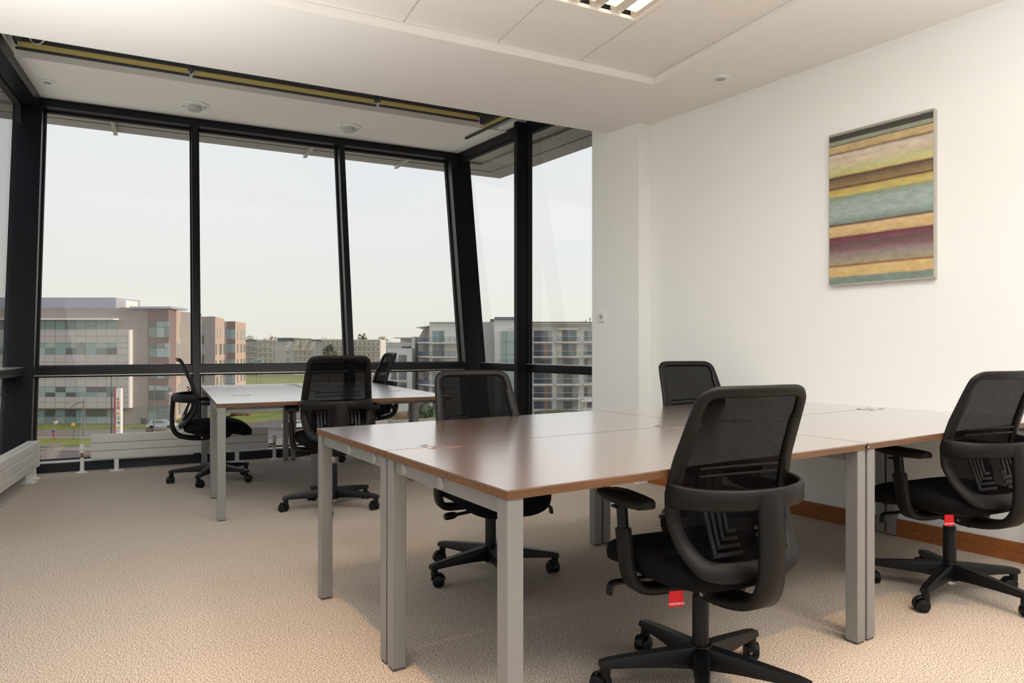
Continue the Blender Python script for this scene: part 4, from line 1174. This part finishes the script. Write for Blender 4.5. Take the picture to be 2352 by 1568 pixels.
m.build('sloping_wall', M['o_apt3'], t)
m = MB(); m.hexa([(PX(956, DR), DR - 0.6, PZ(752.5, DR)), (PX(987, DR), DR - 0.6, PZ(749, DR)), (PX(987, DR), DR + 12, PZ(749, DR)), (PX(956, DR), DR + 12, PZ(752.5, DR)), (PX(956, DR), DR - 0.6, PZ(751.8, DR)), (PX(987, DR), DR - 0.6, PZ(746.5, DR)), (PX(987, DR), DR + 12, PZ(746.5, DR)), (PX(956, DR), DR + 12, PZ(751.8, DR))])
m.build('roof', M['o_white'], t)
for k, y in enumerate((786.5, 818.5, 850.5, 882.5, 914.5, 946.5)):
    bpx(t, 'balcony_slab', M['o_white'], 984, 1078, y, y + 2.0, DR, 2.0, 2.0)
    bpx(t, 'balcony_rail', M['o_railg'], 985, 1078, y - 13.5, y, DR, 0.08, 1.9)
    for x in (1000, 1022, 1034, 1046, 1060): bpx(t, 'rail_post', M['o_metal'], x, x + 0.7, y - 13.5, y, DR, 0.06, 1.95)
    for x0, x1 in ((994, 1000), (1000.6, 1009.5), (1010.3, 1020)):
        bpx(t, 'window', (M['o_win'], M['o_gl1'], M['o_gl2'])[(k + int(x0)) % 3], x0, x1, y - 27, y - 1, DR, 0.3, 0.1)
    bpx(t, 'window', M['o_win'], 973, 981, y - 25, y - 8, DR + 2.5, 0.3, 0.1)
    # curved balcony of short straight panels
    arc = [Vector((PX(954 + 30 * s_, DR), DR + 2.4 - 3.4 * math.sin(s_ * PI * 0.55))) for s_ in [i / 6 for i in range(7)]]
    for a, c in zip(arc, arc[1:]):
        side_piece(t, 'balcony_panel', M['o_rail'], a, c, 0, 1, PZ(y - 1, DR), PZ(y - 11, DR), 0.1, 0.0)
    m = MB(); m.prism([(p.x, p.y) for p in arc] + [(arc[-1].x, DR + 3), (arc[0].x, DR + 3)], PZ(y + 1.5, DR), PZ(y - 1, DR)); m.build('balcony_floor', M['o_white'], t)
bpx(t, 'roof_edge', M['o_apt3'], 986, 1078, 739, 741, DR, 12, 0.3)

t = thing('apartment_block', 'pale grey apartment end wall with a teal glass stair tower between the two corner posts', 'building')
body(t, 'wall', M['o_apt3'], [(PX(1079, DR), DR + 3), (PX(1207, DR), DR + 3), (PX(1207, DR), DR + 16), (PX(1079, DR), DR + 16)], GZ, PZ(739, DR + 3))
bpx(t, 'projecting_bay', M['o_apt'], 1136, 1208, 735, 990, DR + 2, 4, 1.0)
bpx(t, 'roof', M['o_roof'], 1136, 1209, 728.5, 735, DR + 2, 10, 1.4)
bpx(t, 'roof_box', M['o_roof'], 1126, 1137, 732.5, 739, DR + 4, 5, 0)
for y0 in (761, 785, 815, 845, 875, 905, 935):
    y1 = {761: 784.2, 785: 814.2}.get(y0, y0 + 29.2)
    for x0, x1, mm in ((1151.5, 1163.5, M['o_gl1']), (1164.5, 1181, M['o_gl4']), (1182, 1196, M['o_gl1'])):
        bpx(t, 'pane', mm, x0, x1, y0, y1, DR + 2, 0.5, 1.6)

t = thing('apartment_block', 'pale apartment block with stacked balconies seen through the right-hand side pane', 'building')
D4 = 134.0
body(t, 'wall', M['o_apt'], [(PX(1216, D4), D4), (PX(1480, D4), D4), (PX(1480, D4), D4 + 14), (PX(1216, D4), D4 + 14)], GZ, PZ(745, D4))
bpx(t, 'roof', M['o_roof'], 1212, 1484, 739.5, 741.5, D4, 17, 1.8)
bpx(t, 'roof_fascia', M['o_apt2'], 1212, 1484, 741.5, 745, D4, 16, 1.6)
for k, (y, yb) in enumerate(((759, 784), (790, 817), (823, 849), (854, 880), (888, 912), (921, 938))):
    for x0, x1, mm in ((1226, 1240, M['o_winb']), (1240.5, 1249, M['o_winb']), (1249.5, 1258, M['o_wood'] if k in (1, 4, 5) else M['o_win']), (1258.5, 1267, M['o_winc'] if k in (0,) else M['o_win'])):
        bpx(t, 'window', mm, x0, x1, y, yb, D4, 0.3, 0.12)
    ws = ((1279, 1294, M['o_winc']), (1294.5, 1304, M['o_win']), (1304.5, 1314, M['o_win']), (1314.5, 1329, M['o_winc'])) if k >= 2 else ((1279, 1291, M['o_apt2']), (1292, 1303, M['o_win']), (1303.5, 1313, M['o_gl2']), (1313.5, 1324, M['o_win']))
    for x0, x1, mm in ws:
        ym = y + (yb - y) * 0.52
        bpx(t, 'window', mm, x0, x1, y, ym - 0.4, D4, 0.3, 0.12); bpx(t, 'window', mm, x0, x1, ym + 0.4, yb, D4, 0.3, 0.12)
    for x0, x1 in ((1342, 1349), (1349.6, 1360), (1360.6, 1370), (1392, 1404), (1404.6, 1416), (1440, 1452)):
        bpx(t, 'window', (M['o_win'], M['o_winc'])[(k + int(x0)) % 2], x0, x1, y + 1, yb - 3, D4, 0.3, 0.12)
    if k < 5:
        for x0, x1 in ((1217, 1270), (1276, 1332), (1338, 1374)):
            bpx(t, 'balcony_slab', M['o_white'], x0, x1, yb + 1.2, yb + 3.0, D4, 1.7, 1.6)
            bpx(t, 'balcony_rail', M['o_railg'], x0, x1, yb - 11, yb + 1.2, D4, 0.08, 1.55)
            bpx(t, 'hand_rail', M['o_apt'], x0, x1, yb - 11.6, yb - 11, D4, 0.08, 1.6)
    if k in (0, 1): bpx(t, 'canopy_beam', M['o_apt2'], 1279, 1326, y - 6, y - 1, D4, 1.0, 0.9)

# two small white plaques with dark marks beyond the right pane
t = thing('wall_plaque', 'two small white plaques with dark marks, seen low in the right-hand side pane', 'sign')
bpx(t, 'plaque', M['o_white'], 1334, 1343.5, 914, 922.5, 126.0, 0.1, 0)
bpx(t, 'plaque', M['o_white'], 1346, 1359, 913, 922.5, 126.0, 0.1, 0)
X = lambda px: PX(px, 125.9)
Z = lambda py: PZ(py, 125.9)
m = MB(); m.hexa([(X(1338), 125.85, Z(919.5)), (X(1338.3), 125.85, Z(919.5)), (X(1338.3), 125.95, Z(919.5)), (X(1338), 125.95, Z(919.5)), (X(1335.6), 125.85, Z(915.5)), (X(1340.7), 125.85, Z(915.5)), (X(1340.7), 125.95, Z(915.5)), (X(1335.6), 125.95, Z(915.5))]); m.build('triangle_mark', M['o_prp'], t)
cu = bpy.data.curves.new('question_mark', 'FONT'); cu.body = '?'; cu.size = 0.62; cu.align_x = 'CENTER'
tmp = bpy.data.objects.new('q', cu); COL.objects.link(tmp); dg = bpy.context.evaluated_depsgraph_get()
me = bpy.data.meshes.new_from_object(tmp.evaluated_get(dg)); me.materials.append(M['o_prp']); bpy.data.objects.remove(tmp)
qo = link('question_mark', me, t); qo.rotation_euler = (PI / 2, 0, 0); qo.location = (X(1351.5), 125.85, Z(920.2))
m = MB(); m.cyl((X(1330), 126.0, GZ), (X(1330), 126.0, Z(904)), 0.08, 8); m.cyl((X(1344.8), 126.05, GZ), (X(1344.8), 126.05, Z(913)), 0.06, 8); m.build('post', M['o_apt2'], t)


# --- street furniture
def street_lamp(lab, px, ytop, ybase, side, reach, lx, ly):
    base = gp(px, ybase); d = base.y
    t = thing('street_lamp', lab, 'street lamp', base)
    h = PZ(ytop, d) - GZ; dx = PX(lx, d) - base.x; hz = PZ(ly, d) - GZ
    m = MB(); m.tube([(0, 0, 0), (0, 0, 0.9), (0, 0, 1.0), (0, 0, h)], [0.16, 0.14, 0.10, 0.075], 10); m.build('pole', M['o_metal'], t, True)
    m = MB(); m.tube(catmull([(0, 0, h - 0.35), (dx * 0.35, 0, h - 0.85), (dx * 0.7, 0, hz + 0.75), (dx, 0, hz + 0.62)], 4), 0.045, 8); m.build('bracket_arm', M['o_metal'], t, True)
    m = MB(); m.lathe([(0.05, 0.62), (0.10, 0.55), (0.14, 0.3), (0.42, 0.12), (0.46, 0.02), (0.40, 0.0), (0.1, 0.0)], 16, (dx, 0, hz)); m.build('lantern_hood', M['o_metal'], t, True)
    m = MB(); m.lathe([(0.34, 0.0), (0.30, -0.35), (0.16, -0.62), (0.02, -0.70)], 14, (dx, 0, hz)); m.build('lantern_bowl', M['o_lant'], t, True)


street_lamp('old-style street lamp with a bell lantern hanging to the left, outside the leftmost pane', 192, 917, 1002, -1, 0, 127, 965)
street_lamp('old-style street lamp with a lantern on the right, before the brown brick bay', 354.5, 872, 996, 1, 0, 390, 899)
base = gp(294, 1003); t = thing('street_lamp', 'thin plain lamp post rising behind the totem sign', 'street lamp', gp(256, 1001))
hh = PZ(862, t.location.y) - GZ
m = MB(); m.tube([(0, 0, 0), (0, 0, hh)], [0.11, 0.07], 8); m.build('pole', M['o_metal'], t, True)
m = MB(); m.box((0.35, 0, hh + 0.02), (0.8, 0.16, 0.1)); m.build('lamp_head', M['o_metal'], t)

# totem sign
base = gp(270, 1002); d = base.y
t = thing('totem_sign', 'tall white totem sign with a red side and coloured logos stacked down it', 'sign', (0, 0, 0))
bpx(t, 'sign_body', M['o_white'], 266, 277, 892, 1002, d, 0.6, 0)
bpx(t, 'side_panel', M['o_redp'], 262, 266, 893, 1002, d, 0.6, 0.02)
for y0, y1, x0, x1, mm in ((913.5, 918.5, 269.5, 273, M['o_prp']), (921, 926, 269, 275, M['o_org']), (928, 931, 269, 275, M['o_org']), (933, 939, 270, 274, M['o_redp']), (946.5, 952, 268.5, 275.5, M['o_yel']), (948, 951, 270.5, 273.5, M['o_org']),
                           (956, 957.5, 269.5, 275, M['o_gry']), (960, 962, 269, 275.5, M['o_gry']), (967, 973, 270, 275.5, M['o_gry']), (979, 985, 269, 276, M['o_yel']), (988, 990, 270, 273, M['o_prp'])):
    bpx(t, 'logo', mm, x0, x1, y0, y1, d, 0.06, 0.05)

# road signs
d = 250.0
t = thing('road_sign', 'wide teal road sign with a white border below the distant flats', 'sign')
bpx(t, 'border', M['o_white'], 583.5, 603, 825, 834, d, 0.1, 0); bpx(t, 'panel', M['o_teal'], 584.3, 602.2, 825.8, 833.2, d, 0.1, 0.05)
for y0, x0, x1 in ((827.3, 587, 597), (829.3, 588, 600), (831.2, 586, 594)): bpx(t, 'text_line', M['o_winc'], x0, x1, y0, y0 + 0.9, d, 0.05, 0.08)
for x in (588, 598): bpx(t, 'post', M['o_metal'], x, x + 0.8, 833, 880, d, 0.1, -0.1)
g_ = gp(169, 1009); d = g_.y
t = thing('road_sign', 'small round yellow sign on a thin pole by the far pavement', 'sign', g_)
m = MB(); m.cyl((0, 0, 0), (0, 0, PZ(972, d) - GZ), 0.05, 8); m.build('pole', M['o_metal'], t)
m = MB(); m.cyl((0, -0.06, PZ(974, d) - GZ), (0, -0.1, PZ(974, d) - GZ), 0.28, 16); m.build('sign_face', M['o_yel'], t)
d = 140.0
t = thing('hoarding', 'blue hoarding board on the verge, seen under the window desks', 'sign')
bpx(t, 'panel', M['o_blue'], 505, 531, 945, 955.5, d, 0.15, 0); bpx(t, 'frame', M['o_apt3'], 530.5, 533, 944.5, 956, d, 0.2, 0.05)
for x in (507, 528): bpx(t, 'post', M['o_metal'], x, x + 1.2, 950, 946 + 0.0 + (EYE - GZ) * F / d - 149 + 0, d, 0.15, -0.1)

# steps outside at the lower left: a stepped ramp wall
t = thing('stepped_kerb', 'stepped paving edge running down the street below the left pane', 'kerb')
for k in range(6):
    g0 = gp(122 - k * 7.0, 1024 + k * 8); bx = MB(); bx.box((g0.x, g0.y, GZ + 0.10), (1.6 - 0.02 * k, 3.4, 0.2)); bx.build('step', M['o_ground'], t)


# --- trees and hedges
def bare_tree(lab, px, ytop, d, spread, m_tw, n=260, dense=False, name='bare_tree'):
    ztop = PZ(ytop, d); h = ztop - GZ
    t = thing(name, lab, 'tree', (PX(px, d), d, GZ)); r = random.Random(px)
    m = MB(); m.tube([(0, 0, 0), (0.1, 0, h * 0.4), (0, 0, h * 0.75)], [0.3, 0.22, 0.08], 7); m.build('trunk', M['o_bark'], t)
    m = MB()
    for k in range(n):
        th, ph = r.uniform(0, 2 * PI), r.uniform(-0.2, 1.4)
        e = Vector((math.cos(th) * math.cos(ph), math.sin(th) * math.cos(ph), math.sin(ph)))
        rad = spread * r.uniform(0.45, 1.0)
        c = Vector((0, 0, h * 0.62)) + Vector((e.x * rad, e.y * rad, e.z * h * 0.38 * r.uniform(0.6, 1)))
        s_ = 0.5 if dense else 0.22
        a = Vector((r.uniform(-1, 1), r.uniform(-1, 1), r.uniform(-0.4, 1))).normalized() * (0.9 if not dense else 0.6)
        q = Vector((r.uniform(-1, 1), r.uniform(-1, 1), r.uniform(-1, 1))).normalized() * s_
        m.bm.faces.new([m.bm.verts.new(c - a), m.bm.verts.new(c + q), m.bm.verts.new(c + a), m.bm.verts.new(c - q)])
    cr = m.build('crown', m_tw, t); cr['kind'] = 'stuff'
    for k in range(5):
        th = k * 1.3; m = MB(); m.tube([(0, 0, h * (0.4 + 0.05 * k)), (math.cos(th) * spread * 0.6, math.sin(th) * spread * 0.6, h * 0.72)], [0.12, 0.04], 5); m.build('branch', M['o_bark'], t)
    return t


bare_tree('bare twiggy tree above the distant grey-green flats', 576, 771, 350, 6, M['o_twig'])
bare_tree('bare russet tree above the white gable roof', 624, 770.5, 366, 8, M['o_twig'], 360)
bare_tree('tiny bare tree above the distant flat-roofed row', 744, 774, 350, 5, M['o_twig'], 140)
bare_tree('dark flat-topped pine standing over the distant roofs', 832, 765, 345, 4.5, M['o_leaf'], 240, True, 'pine_tree')
bare_tree('pale bare tree above the distant roofs, right of the pine', 878, 770.5, 372, 7, M['o_twig'])
bare_tree('loose green tree in front of the distant row, left of the middle upright', 757, 790, 250, 3.2, M['o_leaf'], 200, True, 'green_tree')
bare_tree('bare treetop over the roof in the right-hand side pane', 1347, 729, 175, 3.5, M['o_twig'], 120)
bare_tree('green tree by the kerb at the foot of the right-hand flats', 975, 932, 112, 2.6, M['o_leaf'], 220, True, 'green_tree')


def hedge(lab, x0, x1, ytop, ybase, m_, d=None):
    base = gp((x0 + x1) / 2, ybase); d = base.y; X0, X1 = PX(x0, d), PX(x1, d); h = PZ(ytop, d) - GZ
    r = random.Random(int(x0)); bm_ = MB(); n = max(4, int((X1 - X0) / 0.5))
    rings = []
    for i in range(n + 1):
        x = X0 + (X1 - X0) * i / n - (X0 + X1) / 2; k = 0.6 + 0.4 * math.sin(PI * (0.08 + 0.84 * i / n))
        rings.append([(x + r.uniform(-.1, .1), y * k + r.uniform(-.15, .15), z * h * k * r.uniform(0.9, 1.05)) for y, z in ((-0.8, 0), (-0.9, 0.5), (-0.6, 0.9), (0, 1.0), (0.6, 0.9), (0.9, 0.5), (0.8, 0))])
    bm_.rings(rings); o = bm_.build('hedge', m_, None, True, 80); o.location = ((X0 + X1) / 2, d, GZ)
    o['kind'] = 'stuff'
    return tag(o, lab, 'hedge')


hedge('russet hedge seen under the right end of the window desks', 880, 990, 944, 962, M['o_hedge'])
hedge('dark mixed hedge along the foot of the flats in the right-hand side pane', 1228, 1345, 940, 954, M['o_leaf'])
hedge('low russet hedge at the far end of the green field', 632, 690, 851, 858, M['o_hedge'])
hedge('russet hedge on the verge by the blue hoarding', 532, 575, 944, 954, M['o_hedge'])
hedge('low planted bed at the foot of the peach office wall', 340, 395, 981, 992, M['o_hedge'])


# --- cars
def car(lab, px, py, rz, paint):
    t = thing('car', lab, 'car', gp(px, py), rz)
    pr = [(-2.1, 0.35), (-2.1, 0.75), (-1.75, 0.92), (-1.35, 1.38), (0.25, 1.45), (1.0, 0.98), (1.9, 0.82), (2.12, 0.6), (2.12, 0.35)]
    m = MB(); m.rings([[(x, y * (1 if z < 1.0 else 0.86), z) for x, z in pr] for y in (-0.85, -0.82, 0.82, 0.85)]); m.build('body', paint, t, True, 30)
    for s_ in (-1, 1):
        m = MB(); m.hexa([(-1.3, s_ * 0.80, 0.95), (0.75, s_ * 0.80, 0.95), (0.75, s_ * 0.87, 0.95), (-1.3, s_ * 0.87, 0.95), (-1.1, s_ * 0.70, 1.33), (0.2, s_ * 0.70, 1.38), (0.2, s_ * 0.76, 1.38), (-1.1, s_ * 0.76, 1.33)]); m.build('side_window', M['o_gl3'], t)
        for x in (-1.3, 1.35):
            m = MB(); m.cyl((x, s_ * 0.70, 0.32), (x, s_ * 0.88, 0.32), 0.32, 16); m.build('wheel', M['o_tyre'], t)
    m = MB(); m.hexa([(0.33, -0.68, 1.42), (1.0, -0.72, 1.0), (1.04, -0.72, 1.02), (0.37, -0.68, 1.45), (0.33, 0.68, 1.42), (1.0, 0.72, 1.0), (1.04, 0.72, 1.02), (0.37, 0.68, 1.45)]); m.build('windscreen', M['o_gl3'], t)
    return t


car('pale teal car on the road, glimpsed behind the side-on chair', 418, 1004, 0.2, M['o_car3'])
car('dark car parked at the foot of the low pale flats', 895, 900, 2.6, M['o_car2'])
car('silver car parked on the paving beside the brown brick bay', 372, 984, 0.1, M['o_car1'])
car('silver car on the side road seen between the window desk legs', 678, 985, 1.0, M['o_car1'])

# --- a person on the far pavement
t = thing('person', 'person in a blue jacket and red trousers on the far pavement, outside the leftmost pane', 'person', gp(124.5, 1008))
t.rotation_euler = (0, 0, 0.5)


def skin(name, verts, edges, radii, m_, parent):
    me = bpy.data.meshes.new(name); me.from_pydata(verts, edges, [])
    o = bpy.data.objects.new(name, me); COL.objects.link(o)
    md = o.modifiers.new('s', 'SKIN'); o.modifiers.new('u', 'SUBSURF').levels = 1
    for i, r in enumerate(radii): me.skin_vertices[0].data[i].radius = (r, r)
    me.skin_vertices[0].data[0].use_root = True
    dg = bpy.context.evaluated_depsgraph_get(); me2 = bpy.data.meshes.new_from_object(o.evaluated_get(dg)); bpy.data.objects.remove(o)
    for p_ in me2.polygons: p_.use_smooth = True
    me2.materials.clear(); me2.materials.append(m_)
    return link(name, me2, parent)


skin('body', [(0, 0, 0.86), (0, 0.01, 1.05), (0, 0.02, 1.25), (0, 0, 1.37), (0, 0.02, 1.46), (0, 0.03, 1.56), (-0.17, 0, 1.30), (-0.23, 0.02, 1.06), (-0.22, 0.12, 0.86), (0.17, 0, 1.30), (0.23, -0.02, 1.06), (0.22, 0.06, 0.84), (-0.09, 0, 0.80), (-0.10, 0.12, 0.46), (-0.10, 0.10, 0.08), (-0.10, 0.22, 0.04), (0.09, 0, 0.80), (0.10, -0.04, 0.46), (0.10, -0.20, 0.10), (0.10, -0.10, 0.04)],
     [(0, 1), (1, 2), (2, 3), (3, 4), (4, 5), (2, 6), (6, 7), (7, 8), (2, 9), (9, 10), (10, 11), (0, 12), (12, 13), (13, 14), (14, 15), (0, 16), (16, 17), (17, 18), (18, 19)],
     [0.12, 0.12, 0.14, 0.06, 0.085, 0.08, 0.06, 0.048, 0.035, 0.06, 0.048, 0.035, 0.085, 0.06, 0.045, 0.04, 0.085, 0.06, 0.045, 0.04], M['o_skin'], t)
skin('jacket', [(0, 0, 0.84), (0, 0.01, 1.05), (0, 0.02, 1.25), (0, 0, 1.36), (-0.17, 0, 1.30), (-0.23, 0.02, 1.06), (-0.22, 0.10, 0.90), (0.17, 0, 1.30), (0.23, -0.02, 1.06), (0.22, 0.04, 0.88)],
     [(0, 1), (1, 2), (2, 3), (2, 4), (4, 5), (5, 6), (2, 7), (7, 8), (8, 9)], [0.15, 0.145, 0.165, 0.08, 0.08, 0.065, 0.05, 0.08, 0.065, 0.05], M['o_jack'], t)
skin('trousers', [(0, 0, 0.88), (-0.09, 0, 0.80), (-0.10, 0.12, 0.46), (-0.10, 0.10, 0.12), (0.09, 0, 0.80), (0.10, -0.04, 0.46), (0.10, -0.19, 0.14)],
     [(0, 1), (1, 2), (2, 3), (0, 4), (4, 5), (5, 6)], [0.135, 0.10, 0.075, 0.06, 0.10, 0.075, 0.06], M['o_jean'], t)
skin('hair', [(0, 0.0, 1.60), (0, -0.03, 1.54)], [(0, 1)], [0.085, 0.07], M['o_bark'], t)
